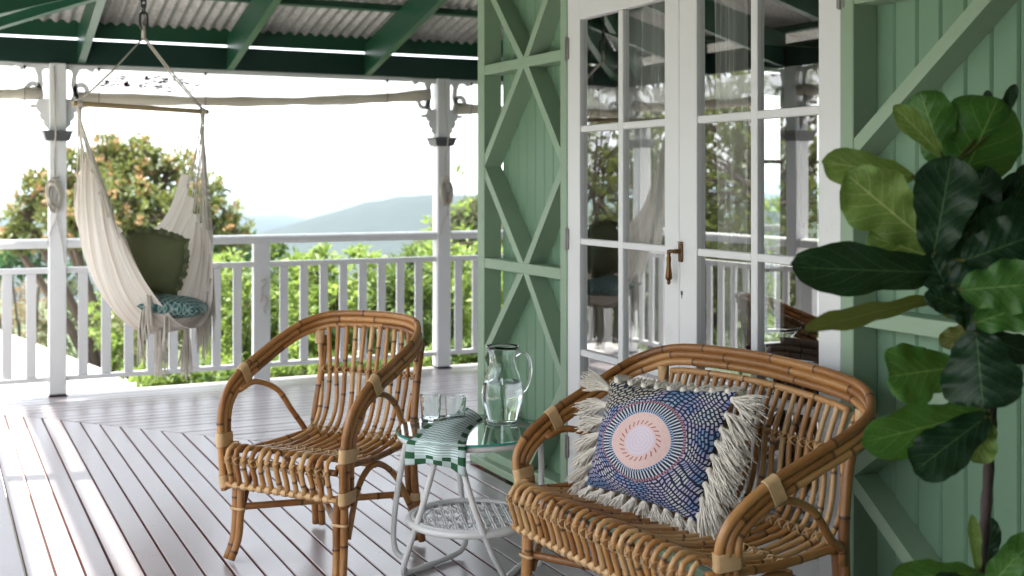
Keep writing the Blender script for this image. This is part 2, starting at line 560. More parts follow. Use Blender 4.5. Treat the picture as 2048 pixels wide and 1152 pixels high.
for k, yy in enumerate(side_posts):
    post(XL, yy, ['white corner post of the verandah just left of the picture', 'white side post mirrored in the door glass, second from the corner',
                  'white side post mirrored in the door glass, third from the corner', 'white side post mirrored in the door glass, fourth from the corner', 'white side post beside the camera'][k], [(-1, 'y'), (1, 'y')] if k else [(1, 'x'), (-1, 'y')])

# ================================================================== railings
def railing(name, label, ends, axis, c, bals, newels=(), group='verandah railings'):
    a0, a1 = ends
    loc = ((a0 + a1) / 2, c, 0) if axis == 'x' else (c, (a0 + a1) / 2, 0)
    t = thing(name, label, 'railing', loc, group)
    def B(n, u0, u1, hw, z0, z1, ch=0.003):
        if axis == 'x': return boxo(n, MAT['white'], t, u0, u1, c - hw, c + hw, z0, z1, ch)
        return boxo(n, MAT['white'], t, c - hw, c + hw, u0, u1, z0, z1, ch)
    segs = []; u = a0
    for (n0, n1) in list(newels) + [(a1, a1)]:
        segs.append((u, n0)); u = n1
    for (u0, u1) in segs:
        if u1 - u0 < 0.03: continue
        B('mid_rail', u0, u1, 0.024, 0.801, 0.838)
        B('bottom_rail', u0, u1, 0.026, 0.096, 0.126)
    m = MB()
    prof = [(-0.045, 0.966), (0.045, 0.966), (0.047, 0.985), (0.047, 1.004), (0.034, 1.020), (0.0, 1.027), (-0.034, 1.020), (-0.047, 1.004), (-0.047, 0.985)]
    if axis == 'x': m.prism([Vector((a0, c + q, z)) for q, z in prof], (a1 - a0, 0, 0))
    else: m.prism([Vector((c + q, a0, z)) for q, z in prof], (0, a1 - a0, 0))
    m.build('top_rail', MAT['white'], t, smooth=40)
    for (n0, n1) in newels:
        B('newel', n0, n1, 0.030, 0.0015, 0.9655)
    for u in bals:
        B('baluster', u, u + 0.060, 0.0095, 0.1265, 0.8005, 0.002)
    return t
pb = 0.053
railing('railing', 'white railing of flat balusters left of the hanging chair post', (XL + pb, PX[0] - pb), 'x', YR, [-0.02, 0.125, 0.27, 0.416, 0.560])
b1 = [0.879 + 0.1455 * k for k in range(8)]
b2 = [2.227 + 0.1462 * k for k in range(8)]
railing('railing', 'long white railing with a broad middle board, behind the rattan armchair', (PX[0] + pb, PX[1] - pb), 'x', YR, b1 + b2, [(2.036, 2.153)])
railing('railing', 'white railing running on behind the green cross-braced wall', (PX[1] + pb, PX[2] - pb), 'x', YR, [3.572 + 0.146 * k for k in range(17)], [])
railing('railing', 'white railing farthest right, seen only through the door glass', (PX[2] + pb, 8.2), 'x', YR, [6.29 + 0.146 * k for k in range(13)], [])
for k in range(4):
    y1 = side_posts[k] - pb; y0 = side_posts[k + 1] + pb
    railing('railing', ['white side railing mirrored in the left door leaf, next to the corner', 'white side railing mirrored in the right door leaf',
                        'white side railing mirrored in the door glass, third from the corner', 'white side railing beside the camera'][k], (y0, y1), 'y', XL, [y0 + 0.05 + 0.146 * j for j in range(int((y1 - y0 - 0.07) / 0.146))], [])

# ================================================================== verandah roof
SL = 0.228
def zN(y): return 2.420 + SL * (8.47 - y)         # underside of the sheets
def zW(x): return 2.420 + SL * 1.18 * (x + 0.24)
roof = thing('verandah_roof', 'corrugated iron verandah roof on dark green rafters', 'roof', (2, 7, 2.3))
def corr(u0, u1, fn, name):
    # fn(u, t) -> point on roof plane; u across corrugations
    m = MB(); n = int((u1 - u0) / 0.0127)
    V = []; F = []
    for i in range(n + 1):
        u = u0 + (u1 - u0) * i / n
        dz = 0.0125 * sin(2 * pi * u / 0.076)
        for k in range(2):
            p = fn(u, k); V.append((p[0], p[1], p[2] + dz + 0.0125))
    for i in range(n):
        F.append((2 * i, 2 * i + 2, 2 * i + 3, 2 * i + 1))
    m.add(V, F)
    o = m.build(name, MAT['galv'], roof, smooth=180)
    return o
EAVE = 8.59
HC = (2.435, 5.49)
def fnN(u, k):
    if k == 0: return (u, EAVE, zN(EAVE))
    y = max(5.30, min(EAVE, mitre_y(u))) if u < HC[0] else 5.30
    return (u, y, zN(y))
corr(-0.45, 1.30, fnN, 'roof_sheet'); corr(1.30, 3.30, fnN, 'roof_sheet'); corr(3.30, 8.2, fnN, 'roof_sheet')
XE = -0.47
def fnW(u, k):
    if k == 0: return (XE, u, zW(XE))
    x = min(2.60, mitre_x(u)) if u > HC[1] - 0.2 else 2.60
    return (max(XE + 0.02, x), u, zW(max(XE + 0.02, x)))
corr(-2.4, 8.5, fnW, 'roof_sheet')
# rafters (far side)
def rafterN(x):
    m = MB()
    ys = max(5.45, mitre_y(x) + 0.03) if x < HC[0] else 5.45
    w = 0.024
    def pt(y, dz): return zN(y) + dz
    a = [Vector((x - w, 8.36, 2.176)), Vector((x - w, 8.36, 2.330)), Vector((x - w, 8.36, pt(8.36, -0.045))), Vector((x - w, ys, pt(ys, -0.045))), Vector((x - w, ys, pt(ys, -0.225)))]
    m.prism(a, (2 * w, 0, 0))
    m.build('rafter', MAT['dark_green'], roof)
for x in (0.897, 1.876, 2.875, 3.87, 4.87, 5.87, 6.87): rafterN(x)
def rafterW(y):
    m = MB(); w = 0.024
    xs = min(2.44, mitre_x(y) - 0.03)
    a = [Vector((XL + 0.02, y - w, 2.176)), Vector((XL + 0.02, y - w, zW(XL + 0.02) - 0.045)), Vector((xs, y - w, zW(xs) - 0.045)), Vector((xs, y - w, zW(xs) - 0.225))]
    m.prism(a, (0, 2 * w, 0)); m.build('rafter', MAT['dark_green'], roof)
for y in (-1.6, -0.6, 0.4, 1.4, 2.4, 3.4, 4.4, 5.4, 6.4, 7.3): rafterW(y)
# battens under the sheets
def battenN(y, h=0.045, w=0.04, x0=None):
    x0 = mitre_x(y) + 0.03 if x0 is None else x0
    m = MB(); m.beam((x0, y, zN(y) - 0.0225), (8.2, y, zN(y) - 0.0225), w, 0.044, Vector((0, SL, 1)), 0.002)
    m.build('batten', MAT['dark_green'], roof)
boxo('batten', MAT['dark_green'], roof, -0.2, 8.2, 8.38, 8.42, 2.350, 2.462, 0.002); battenN(7.70); battenN(6.9); battenN(6.1)
for x in (-0.16, 0.55, 1.3, 2.1):
    y1 = mitre_y(x) - 0.03
    m = MB(); m.beam((x, -2.4, zW(x) - 0.0225), (x, min(8.4, y1), zW(x) - 0.0225), 0.04, 0.044, Vector((-SL, 0, 1)), 0.002)
    m.build('batten', MAT['dark_green'], roof)
# hip rafter, two timbers deep
hx0, hy0 = -0.15, mitre_y(-0.15)
m = MB()
pa = Vector((hx0, hy0, zN(hy0) - 0.13)); pbb = Vector((HC[0], HC[1], zN(HC[1]) - 0.13))
m.beam(pa, pbb, 0.05, 0.20, c=0.003); m.build('hip_rafter', MAT['dark_green'], roof)
m = MB()
m.beam(pa + Vector((-0.16, -0.12, -0.02)), pbb + Vector((-0.16, -0.12, -0.02)), 0.045, 0.16, c=0.003); m.build('hip_rafter', MAT['dark_green'], roof)
# edge beams
boxo('edge_beam', MAT['beam_green'], roof, XL - 0.04, 8.2, YR - 0.020, YR + 0.020, 2.1735, 2.330, 0.003)
boxo('edge_beam', MAT['beam_green'], roof, XL - 0.020, XL + 0.020, -2.4, YR - 0.022, 2.1735, 2.330, 0.003)
boxo('valance_strip', MAT['white'], roof, XL + 0.06, 8.2, YR + 0.022, YR + 0.045, 2.146, 2.20, 0.002)
boxo('gutter', MAT['white'], roof, -0.5, 8.2, EAVE + 0.005, EAVE + 0.11, 2.27, 2.335, 0.01)
boxo('gutter', MAT['white'], roof, XE - 0.11, XE - 0.005, -2.4, EAVE, 2.27, 2.335, 0.01)

# ================================================================== house wall with exposed frame
XW = 2.47; XB = 2.566
wall = thing('braced_wall', 'sage green timber wall with exposed cross bracing around the white doors', 'wall', (XW, 4, 0))
def stud(y0, y1, z0=0.075, z1=2.9, x0=XW, n='stud'):
    return boxo(n, MAT['sage'], wall, x0, XB - 0.001, y0, y1, z0, z1, 0.003)
stud(5.424, 5.503); stud(4.566, 4.625); stud(2.778, 2.835); stud(1.55, 1.61); stud(-2.4, -2.34)
boxo('base_plate', MAT['sage'], wall, 2.434, XB + 0.03, 4.56, 5.52, 0.0015, 0.036, 0.003)
boxo('base_plate', MAT['sage'], wall, 2.434, XB + 0.03, -2.4, 2.84, 0.0015, 0.036, 0.003)
bays = [(4.625, 5.424, 4.992), (1.61, 2.778, 2.19)]
zb = [(0.0365, 0.078), (0.972, 1.022), (1.927, 1.976), (2.86, 2.90)]
for (y0, y1, yc) in bays:
    for (z0, z1) in zb:
        boxo('band', MAT['sage'], wall, XW + 0.002, XB - 0.001, y0 + 0.0005, y1 - 0.0005, z0, z1, 0.003)
    for (lo, hi) in ((0.078, 0.972), (1.022, 1.927), (1.976, 2.86)):
        zm = (lo + hi) / 2
        for (ya, za, ybb, zbb) in ((yc, hi, y1, zm), (yc, hi, y0, zm), (yc, lo, y1, zm), (yc, lo, y0, zm)):
            # flat-on-edge brace cut to butt against the frame
            d = Vector((0, ybb - ya, zbb - za)); L = d.length; d.normalize()
            nrm = Vector((0, -d.z, d.y)); 
            if (nrm.z > 0) == (za > zm): nrm = -nrm
            w = 0.042
            A = Vector((XW + 0.004, ya, za)); Bp = Vector((XW + 0.004, ybb, zbb))
            # outer edge along the line, inner edge offset by w; ends cut on the vertical / at the centre line
            sgn = 1 if ybb > ya else -1
            dzv = w / abs(d.y)
            s = 1 if za > zm else -1
            dyh = w / abs(d.z)
            poly = [A, Vector((A.x, ya + sgn * dyh * 1.0, za)) if False else A, Bp, Vector((A.x, ybb, zbb - s * dzv * 0)),]
            # quadrilateral: centre line at the band, frame side at the stud
            P1 = Vector((A.x, ya, za)); P2 = Vector((A.x, ya + sgn * dyh, za))
            P3 = Vector((A.x, ybb, zbb + s * dzv)); P4 = Vector((A.x, ybb, zbb))
            m = MB(); m.prism([P1, P2, P3, P4], (XB - 0.001 - A.x, 0, 0))
            m.build('brace', MAT['sage'], wall)
# tongue-and-groove boards behind the frame
def vj(y0, y1, z0, z1):
    y = y1
    while y > y0 + 0.004:
        b = max(y0, y - 0.0905)
        m = MB()
        a0, a1 = b + 0.0012, y - 0.0012
        pr = [(a0 + 0.006, XB), (a1 - 0.006, XB), (a1, XB + 0.007), (a1, XB + 0.018), (a0, XB + 0.018), (a0, XB + 0.007)]
        m.prism([Vector((px, py, z0)) for py, px in pr], (0, 0, z1 - z0))
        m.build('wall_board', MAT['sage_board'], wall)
        y = b
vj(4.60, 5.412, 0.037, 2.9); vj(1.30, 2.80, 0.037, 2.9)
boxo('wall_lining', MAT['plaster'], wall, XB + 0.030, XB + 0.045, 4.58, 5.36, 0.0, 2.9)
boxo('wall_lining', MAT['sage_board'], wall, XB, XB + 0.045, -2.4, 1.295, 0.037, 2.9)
# door head
boxo('door_head', MAT['sage'], wall, XW, XB + 0.02, 2.836, 4.565, 2.235, 2.9, 0.003)
boxo('door_sill', MAT['sage'], wall, 2.44, XB + 0.03, 2.842, 4.558, 0.0015, 0.03, 0.003)
# walls round the corner and, behind the camera, unseen ones added to darken the verandah
nw = thing('rear_wall', 'dim timber wall across the room with glazed doors seen through the glass', 'wall', (5, 5.4, 0))
YN = 5.42
boxo('wall_panel', MAT['plaster'], nw, 2.625, 3.70, YN - 0.04, YN, 0, 2.9, 0)
boxo('wall_panel', MAT['plaster'], nw, 5.10, 8.2, YN - 0.04, YN, 0, 2.9, 0)
boxo('wall_panel', MAT['plaster'], nw, 3.7005, 5.0995, YN - 0.039, YN, 2.16, 2.9, 0)
boxo('door_frame', MAT['charcoal'], nw, 3.7005, 3.745, YN - 0.06, YN, 0.002, 2.159, 0.002)
boxo('door_frame', MAT['charcoal'], nw, 5.055, 5.0995, YN - 0.06, YN, 0.002, 2.159, 0.002)
room = MB()
room.box(2.63, 7.2, 1.0, YN - 0.045, -0.06, -0.002)
room = struct(room.build('room_floor', MAT['interior_floor']))
rm = MB(); rm.box(2.62, 7.2, 1.0, YN + 0.01, 2.905, 2.96); struct(rm.build('room_ceiling', MAT['plaster']))
rm = MB(); rm.box(7.2, 7.26, 0.9, YN + 0.01, -0.05, 2.9); struct(rm.build('room_wall', MAT['plaster']))
rm = MB(); rm.box(2.62, 7.2, 0.94, 1.0, -0.05, 2.9); struct(rm.build('room_wall', MAT['plaster']))
end_block = tag(boxo('end_light_block', MAT['beam_green'], None, -0.3, 2.43, -1.3, -1.22, 0.002, 2.9), 'unseen dark green panel added behind the camera to block light', 'wall')  # unseen panel, added to block light from behind the camera
side_block = tag(boxo('side_light_block', MAT['beam_green'], None, -0.30, -0.24, -1.21, 0.35, 0.002, 2.30), 'unseen dark green panel added beside the camera to cut side light', 'wall')  # added out of view, keeps side light off the near faces of the bracing

# ================================================================== French doors
def glazed_leaf(name, label, y0, y1, stile0, stile1, axis_y=True, X=XW + 0.004, th=0.04, rows=(0.224, 0.662, 0.690, 1.133, 1.160, 1.608, 1.636, 2.085), top=2.232, bot=0.035, mm=0.036, mat='door_white', xc=None):
    t = thing(name, label, 'door', ((X, (y0 + y1) / 2, 0) if axis_y else ((y0 + y1) / 2, X, 0)))
    def B(n, u0, u1, z0, z1, d0=0.0, d1=None, mt=None, ch=0.003):
        d1 = th if d1 is None else d1
        if axis_y: return boxo(n, MAT[mt or mat], t, X + d0, X + d1, u0, u1, z0, z1, ch)
        return boxo(n, MAT[mt or mat], t, u0, u1, X + d0, X + d1, z0, z1, ch)
    B('stile', y0, y0 + stile0, bot, top); B('stile', y1 - stile1, y1, bot, top)
    u0, u1 = y0 + stile0 + 0.0005, y1 - stile1 - 0.0005
    B('bottom_rail', u0, u1, bot, rows[0]); B('top_rail', u0, u1, rows[-1], top)
    uc = (u0 + u1) / 2 if xc is None else xc
    B('muntin', uc - mm / 2, uc + mm / 2, rows[0] + 0.0005, rows[-1] - 0.0005, 0.004, th - 0.004)
    for k in range(1, len(rows) - 1, 2):
        for (a, b) in ((u0, uc - mm / 2 - 0.0005), (uc + mm / 2 + 0.0005, u1)):
            B('glazing_bar', a, b, rows[k], rows[k + 1], 0.004, th - 0.004)
    for k in range(0, len(rows), 2):
        for (a, b) in ((u0, uc - mm / 2), (uc + mm / 2, u1)):
            z0, z1 = rows[k], rows[k + 1]
            m = MB(); dx = random.uniform(-0.0012, 0.0012); dz = random.uniform(-0.0012, 0.0012)
            xx = X + th * 0.5
            if axis_y: m.add([(xx - dx, a, z0), (xx + dx, b, z0), (xx + dx + dz, b, z1), (xx - dx + dz, a, z1)], [(0, 1, 2, 3)])
            else: m.add([(a, xx - dx, z0), (b, xx + dx, z0), (b, xx + dx, z1), (a, xx - dx, z1)], [(0, 1, 2, 3)])
            m.build('pane', MAT['pane'], t)
    return t
dl = glazed_leaf('french_door', 'left white glazed door leaf, hinged beside the green braced panel', 3.7085, 4.5645, 0.096, 0.108)
dr = glazed_leaf('french_door', 'right white glazed door leaf with the brass handle, nearest the fig plant', 2.8365, 3.7055, 0.102, 0.110)
glazed_leaf('inner_door', 'dark glazed door leaf across the room, left of the latch', 3.746, 4.398, 0.10, 0.115, False, YN - 0.05, mat='charcoal', rows=(0.50, 0.9, 0.92, 1.5, 1.52, 2.03), top=2.155, bot=0.005, mm=0.028)
glazed_leaf('inner_door', 'dark glazed door leaf across the room, right of the latch', 4.402, 5.054, 0.115, 0.10, False, YN - 0.05, mat='charcoal', rows=(0.50, 0.9, 0.92, 1.5, 1.52, 2.03), top=2.155, bot=0.005, mm=0.028)
brass = NT('aged_brass'); MAT['brass'] = brass.finish(brass.principled((0.16, 0.085, 0.035), 0.38, None, Metallic=0.9))
steel = NT('dull_steel'); MAT['steel'] = steel.finish(steel.principled((0.30, 0.29, 0.27), 0.45, None, Metallic=0.8))
# drop handle on a back plate
hb = MB(); hy, hz = 3.690, 1.140
hb.box(XW - 0.004, XW + 0.0035, hy - 0.012, hy + 0.012, hz - 0.034, hz + 0.034, 0.002)
hb.lathe([(0.0, -0.0), (0.012, 0.0), (0.012, 0.004)], (XW, hy, hz + 0.036), 10)
hb.tube([(XW - 0.002, hy, hz + 0.005), (XW - 0.03, hy, hz + 0.005)], 0.008, 8)
handle = hb.build('handle', MAT['brass'], dr, smooth=40)
hb = MB()
hp = [(0.006, 0.004), (0.008, -0.006), (0.006, -0.016), (0.009, -0.024), (0.008, -0.05), (0.012, -0.085), (0.013, -0.10), (0.006, -0.108), (0.008, -0.116), (0.001, -0.124)]
hb.tube([(XW - 0.026, hy, hz + 0.005), (XW - 0.028, hy + 0.034, hz + 0.004)], 0.007, 8)
hb.lathe(hp, (XW - 0.028, hy + 0.036, hz + 0.004), 10)
hb.build('drop_lever', MAT['brass'], handle, smooth=50)
m = MB()
for q in range(3): m.box(XW + 0.002, XW + 0.0036, 3.682 + 0.004 * q, 3.684 + 0.004 * q, 0.985 - 0.012 * (q % 2), 1.0, 0)
m.build('keyhole', MAT['charcoal'], dr)
def hinge(d, y, z0, z1):
    m = MB(); m.tube([(XW - 0.003, y, z0), (XW - 0.003, y, z1)], 0.006, 8)
    m.box(XW - 0.003, XW + 0.0035, y - 0.018, y + 0.014, z0 + 0.004, z1 - 0.004, 0.001)
    m.build('hinge', MAT['steel'], d, smooth=40)
for z0, z1 in ((1.921, 2.022), (1.104, 1.201), (0.21, 0.307)): hinge(dl, 4.566, z0, z1)
for z0, z1 in ((1.919, 2.02), (1.104, 1.201), (0.21, 0.307)): hinge(dr, 2.834, z0, z1)
m = MB()
for s in (-1, 1):
    m.box(4.40 + s * 0.03 - 0.02, 4.40 + s * 0.03 + 0.02, YN - 0.062, YN - 0.051, 1.08, 1.17, 0.004)
m.box(4.375, 4.425, YN - 0.068, YN - 0.058, 1.11, 1.14, 0.002)
tag(m.build('door_latch', MAT['black_metal']), 'black latch where the two dark doors across the room meet', 'latch')
# sheer curtains just inside
cur = NT('sheer_curtain')
cp = cur.principled((0.74, 0.73, 0.71), 0.9); ct = cur.node('ShaderNodeBsdfTranslucent', Color=(0.6, 0.6, 0.58))
ctr_ = cur.node('ShaderNodeBsdfTransparent'); c1 = cur.node('ShaderNodeMixShader'); c2 = cur.node('ShaderNodeMixShader')
cur.put(c1.inputs[0], 0.5); cur.put(c1.inputs[1], cp.outputs[0]); cur.put(c1.inputs[2], ct.outputs[0])
cur.put(c2.inputs[0], 0.16); cur.put(c2.inputs[1], c1.outputs[0]); cur.put(c2.inputs[2], ctr_.outputs[0])
MAT['sheer'] = cur.finish(c2)
def curtain(y0, y1, label, x=XW + 0.085, lean=0.0):
    m = MB(); n = 90
    def fn(u, v):
        y = y0 + (y1 - y0) * u
        z = 0.02 + 2.2 * v
        amp = 0.022 * (0.6 + 0.4 * sin(9 * u + 1))
        return Vector((x + amp * sin(u * 34 + 1.2 * sin(v * 3)) + 0.01 * sin(u * 90 + v * 2), y + lean * (1 - v) ** 2 + 0.01 * sin(v * 5 + u * 9), z))
    m.grid(fn, n, 10)
    return tag(m.build('curtain', MAT['sheer'], None, smooth=180), label, 'curtain')
curtain(3.70, 4.24, 'pale sheer curtain gathered behind the meeting side of the left door leaf')
curtain(3.44, 3.58, 'pale sheer curtain tied back behind the left edge of the right door leaf')
curtain(4.26, 4.36, 'narrow grey curtain fold behind the hinge side of the left door leaf', XW + 0.2)
# ================================================================== land, hills, haze
def gz(r, a):
    # height of the land at distance r, heading a (from +Y towards +X)
    n = 0.25 * sin(r * 0.31 + 2 * a) + 0.2 * sin(r * 0.17 - 3 * a)
    if r < 9: base = -1.7
    elif r < 40: base = -1.7 - (r - 9) * 0.09
    elif r < 900: base = -4.5 - (r - 40) * 0.20
    else: base = -176 - min(60, (r - 900) * 0.02)
    return base + n * min(1, r / 12) * (1 if r < 200 else 4)
m = MB()
rs = [0.5, 3, 6, 9, 12, 15, 19, 24, 30, 38, 50, 70, 100, 150, 250, 450, 800, 1500, 3000, 6000, 12000, 24000]
NA = 72
V = []; F = []
for r in rs:
    for k in range(NA):
        a = 2 * pi * k / NA
        V.append((3 + r * sin(a), 4 + r * cos(a), gz(r, a)))
for i in range(len(rs) - 1):
    for k in range(NA):
        F.append((i * NA + k, (i + 1) * NA + k, (i + 1) * NA + (k + 1) % NA, i * NA + (k + 1) % NA))
F.append(tuple(range(NA))[::-1])
m.add(V, F)
struct(m.build('ground', MAT['lawn'], None, smooth=180))
def polar(px, d):                       # ground heading from picture column, camera-axis depth d
    lat = (px - 1024) / 2406 * d
    return (d * sin(THETA) + lat * cos(THETA), d * cos(THETA) - lat * sin(THETA))
def ridge(name, D, prof, depth, seed, jag):
    rnd = random.Random(seed)
    m = MB(); V = []; F = []
    N = 160; K = 9
    xs = [p[0] for p in prof]
    for i in range(N + 1):
        px = xs[0] + (xs[-1] - xs[0]) * i / N
        for j in range(len(prof) - 1):
            if prof[j][0] <= px <= prof[j + 1][0]:
                t = (px - prof[j][0]) / (prof[j + 1][0] - prof[j][0]); t = t * t * (3 - 2 * t) * 0.6 + t * 0.4
                py = prof[j][1] + (prof[j + 1][1] - prof[j][1]) * t
                break
        zt = 1.4 + (363 - py) / 2406 * D + rnd.uniform(-1, 1) * jag
        for k in range(K + 1):
            s = k / K
            d = D - depth * (1 - s)
            x, y = polar(px, D)
            f = d / D
            z = -240 + (zt + 240) * (s ** 0.75) + (rnd.uniform(-1, 1) * jag * 1.3 if 0 < k < K else 0)
            V.append((x * f, y * f, z))
        x, y = polar(px, D); V.append((x * 1.25, y * 1.25, -240))
    M = K + 2
    for i in range(N):
        for k in range(M - 1):
            a = i * M + k
            F.append((a, a + M, a + M + 1, a + 1))
    m.add(V, F)
    return struct(m.build(name, MAT['forest'], None, smooth=180))
ridge('hill', 3000, [(-1500, 520), (-400, 500), (300, 486), (500, 470), (560, 456), (660, 425), (745, 400), (840, 389), (960, 391), (1200, 384), (1500, 398), (2100, 430), (3600, 470)], 1500, 3, 2.2)
ridge('far_hill', 7000, [(-2500, 452), (-300, 446), (200, 440), (520, 438), (700, 452), (1400, 440), (4000, 445)], 2500, 5, 4)
# pale concrete driveway; its unseen left side stretch added to bounce light onto the verandah
m = MB()
poly = [(-9.0, -6.0), (-0.42, -6.0), (-0.42, 9.3), (2.5, 9.3), (2.23, 13.0), (1.85, 15.2), (0.95, 19.8), (0.4, 24.0), (-3.6, 24.0), (-3.6, 10.4), (-9.0, 9.6)]
m.prism([Vector((x, y, -3.4)) for x, y in poly], (0, 0, 2.55))
struct(m.build('driveway', MAT['concrete']))

# ------------------------------------------------------------------ plants
def leaf_verts(m, p, d, nrm, L, W, bend=0.15):
    d = d.normalized(); s = d.cross(nrm)
    s = s.normalized() if s.length > 1e-6 else d.orthogonal().normalized()
    nn = s.cross(d)
    P = [p, p + d * L * 0.45 + s * W * 0.5 + nn * L * bend * 0.6, p + d * L * 0.45 - s * W * 0.5 + nn * L * bend * 0.6, p + d * L - nn * L * bend * 0.5, p + d * L * 0.5]
    m.add(P, [(0, 1, 4), (0, 4, 2), (1, 3, 4), (4, 3, 2)])
def rvec(rnd):
    while True:
        v = Vector((rnd.uniform(-1, 1), rnd.uniform(-1, 1), rnd.uniform(-1, 1)))
        if 0.05 < v.length < 1: return v.normalized()
def bush(name, label, cat, base, lobes, nl, L, mat, seed, group=None, stemr=0.03, blossoms=0, droop=0.0):
    rnd = random.Random(seed)
    t = thing(name, label, cat, base, group)
    base = Vector(base)
    cr = MB(); st = MB(); bl = MB()
    tot = sum(r[3] ** 2 for r in lobes)
    for (lx, ly, lz, lr) in lobes:
        c = base + Vector((lx, ly, lz))
        nc = max(6, int(nl * lr * lr / tot / 11))
        # limb to the lobe
        mid = base + Vector((lx * 0.35, ly * 0.35, lz * 0.55))
        st.tube(crom([base + Vector((0, 0, -0.1)), mid, c + Vector((0, 0, -lr * 0.2)), c + Vector((0, 0, lr * 0.6))], 4), [stemr * (1 - 0.06 * k) for k in range(13)], 6)
        for q in range(nc):
            v = rvec(rnd); v.z = v.z * 0.9 + 0.1
            rr = lr * (0.45 + 0.6 * rnd.random() ** 0.6)
            p = c + Vector((v.x * rr, v.y * rr, v.z * rr * 0.92))
            if q % 3 == 0:
                st.tube([c + (p - c) * 0.2, p], [stemr * 0.3, stemr * 0.14], 4, caps=False)
            k = rnd.randint(8, 14)
            for _ in range(k):
                dv = (rvec(rnd) + v * 0.7 + Vector((0, 0, 0.25 - droop))).normalized()
                leaf_verts(cr, p + rvec(rnd) * L * 0.6, dv, (rvec(rnd) * 0.6 + Vector((0, 0, 1))).normalized(), L * rnd.uniform(0.6, 1.25), L * rnd.uniform(0.38, 0.55))
            if blossoms and rnd.random() < blossoms and v.z > -0.5:
                for _ in range(12):
                    leaf_verts(bl, p + v * L * 0.6 + rvec(rnd) * L * 0.35, (rvec(rnd) + Vector((0, 0, 0.5))).normalized(), rvec(rnd), L * 0.5, L * 0.4)
    st.build('trunk' if cat == 'tree' else 'stem', MAT['bark'], t, smooth=60)
    cr.build('crown' if cat == 'tree' else 'foliage', mat, t)
    if blossoms: bl.build('blossom', MAT['blossom'], t)
    return t
def P3(px, py, d):
    x, y = polar(px, d)
    return Vector((x, y, 1.4 + (363 - py) / 2406.0 * d))
def lobes_from(basep, L, d):
    out = []
    for (px, py, rp, dd) in L:
        c = P3(px, py, d + dd)
        out.append((c.x - basep.x, c.y - basep.y, c.z - basep.z, rp / 2406.0 * (d + dd)))
    return out
# big round tree with orange blossom on the left
D = 17.0
b = P3(250, 363, D); b.z = -3.2
tl = [(250, 345, 62, 0), (160, 355, 58, 0.3), (330, 350, 55, 0.2), (105, 390, 55, 0), (60, 440, 50, 0), (395, 400, 55, 0), (440, 440, 48, 0), (230, 420, 70, -0.6), (330, 440, 65, -0.5), (140, 450, 60, -0.4), (465, 480, 40, 0), (30, 480, 36, 0), (290, 480, 55, 0), (210, 315, 38, 0), (285, 310, 36, 0)]
bush('blossom_tree', 'round leafy tree dotted with orange blossom behind the hanging chair', 'tree', b, lobes_from(b, tl, D), 8600, 0.125, MAT['leaf_tree'], 21, None, 0.09, 0.30)
# lime shrubs behind the long railing
sh = [(470, 560, 11.0), (560, 545, 11.6), (640, 560, 10.6), (720, 550, 11.8), (800, 560, 10.8), (880, 548, 11.4), (950, 545, 12.0), (1040, 560, 12.5)]
for k, (px, py, d) in enumerate(sh):
    b = P3(px, 700, d); b.z = -1.2
    rnd = random.Random(100 + k)
    L = [(px + rnd.uniform(-8, 8), py - 4, 48, 0), (px - 32, py + 55, 46, 0.1), (px + 34, py + 50, 46, -0.2), (px, py + 110, 58, 0), (px - 30, py + 170, 55, -0.2), (px + 35, py + 175, 55, 0), (px + rnd.uniform(-20, 20), py - 42, 17, 0)]
    bush('shrub', 'leafy green shrub behind the long railing, %s' % ['first right of the hanging chair', 'behind the broad middle board', 'second past the middle board', 'fourth from the hanging chair', 'behind the armchair back', 'just left of the second post', 'between the second post and the green wall', 'hidden behind the green wall'][k], 'shrub', b, lobes_from(b, L, d), 3600, 0.075 + 0.012 * (k % 3), MAT['leaf_mid' if k % 3 == 1 else 'leaf_lime'], 40 + k, 'shrubs behind the long railing', 0.014)
# low ones under the bottom rail
for k, (px, py, d) in enumerate([(330, 765, 9.7), (430, 760, 9.6), (560, 745, 9.8), (690, 735, 9.9), (820, 725, 10.0), (930, 705, 10.1)]):
    b = P3(px, 800, d); b.z = -1.0
    L = [(px, py, 34, 0), (px - 50, py + 12, 32, 0.1), (px + 45, py + 8, 32, 0), (px, py + 40, 45, 0)]
    bush('low_shrub', 'low green shrub under the bottom rail, %s' % ['below the hanging chair', 'left of the armchair', 'behind the left arm of the armchair', 'behind the back of the armchair', 'just left of the second post', 'between the second post and the green wall'][k], 'shrub', b, lobes_from(b, L, d), 1100, 0.07, MAT['leaf_mid' if k % 2 else 'leaf_lime'], 70 + k, 'low shrubs along the deck edge', 0.010)
# olive growth behind the hanging chair
for k, (px, py, d, mt, lab) in enumerate([(330, 590, 12.5, 'leaf_olive', 'olive green shrub behind the seat of the hanging chair'), (265, 600, 15.0, 'leaf_lime', 'mid green shrub just right of the left post, beyond the railing'),
                                    (40, 600, 21.5, 'leaf_dry', 'dry buff shrub beyond the driveway at the left edge'), (165, 610, 20.0, 'leaf_olive', 'pale olive shrub between the left post and the hanging chair'),
                                    (420, 570, 13.0, 'leaf_lime', 'green shrub right of the hanging chair, beyond the railing')]):
    b = P3(px, 700, d); b.z = -2.0
    rnd = random.Random(300 + k)
    L = [(px, py, 60, 0), (px - 45, py + 50, 55, 0.2), (px + 45, py + 40, 55, -0.2), (px, py + 100, 60, 0)]
    bush('garden_shrub', lab, 'shrub', b, lobes_from(b, L, d), 2600, 0.09, MAT[mt], 60 + k, None, 0.016, 0, 0.3 if mt == 'leaf_dry' else 0)
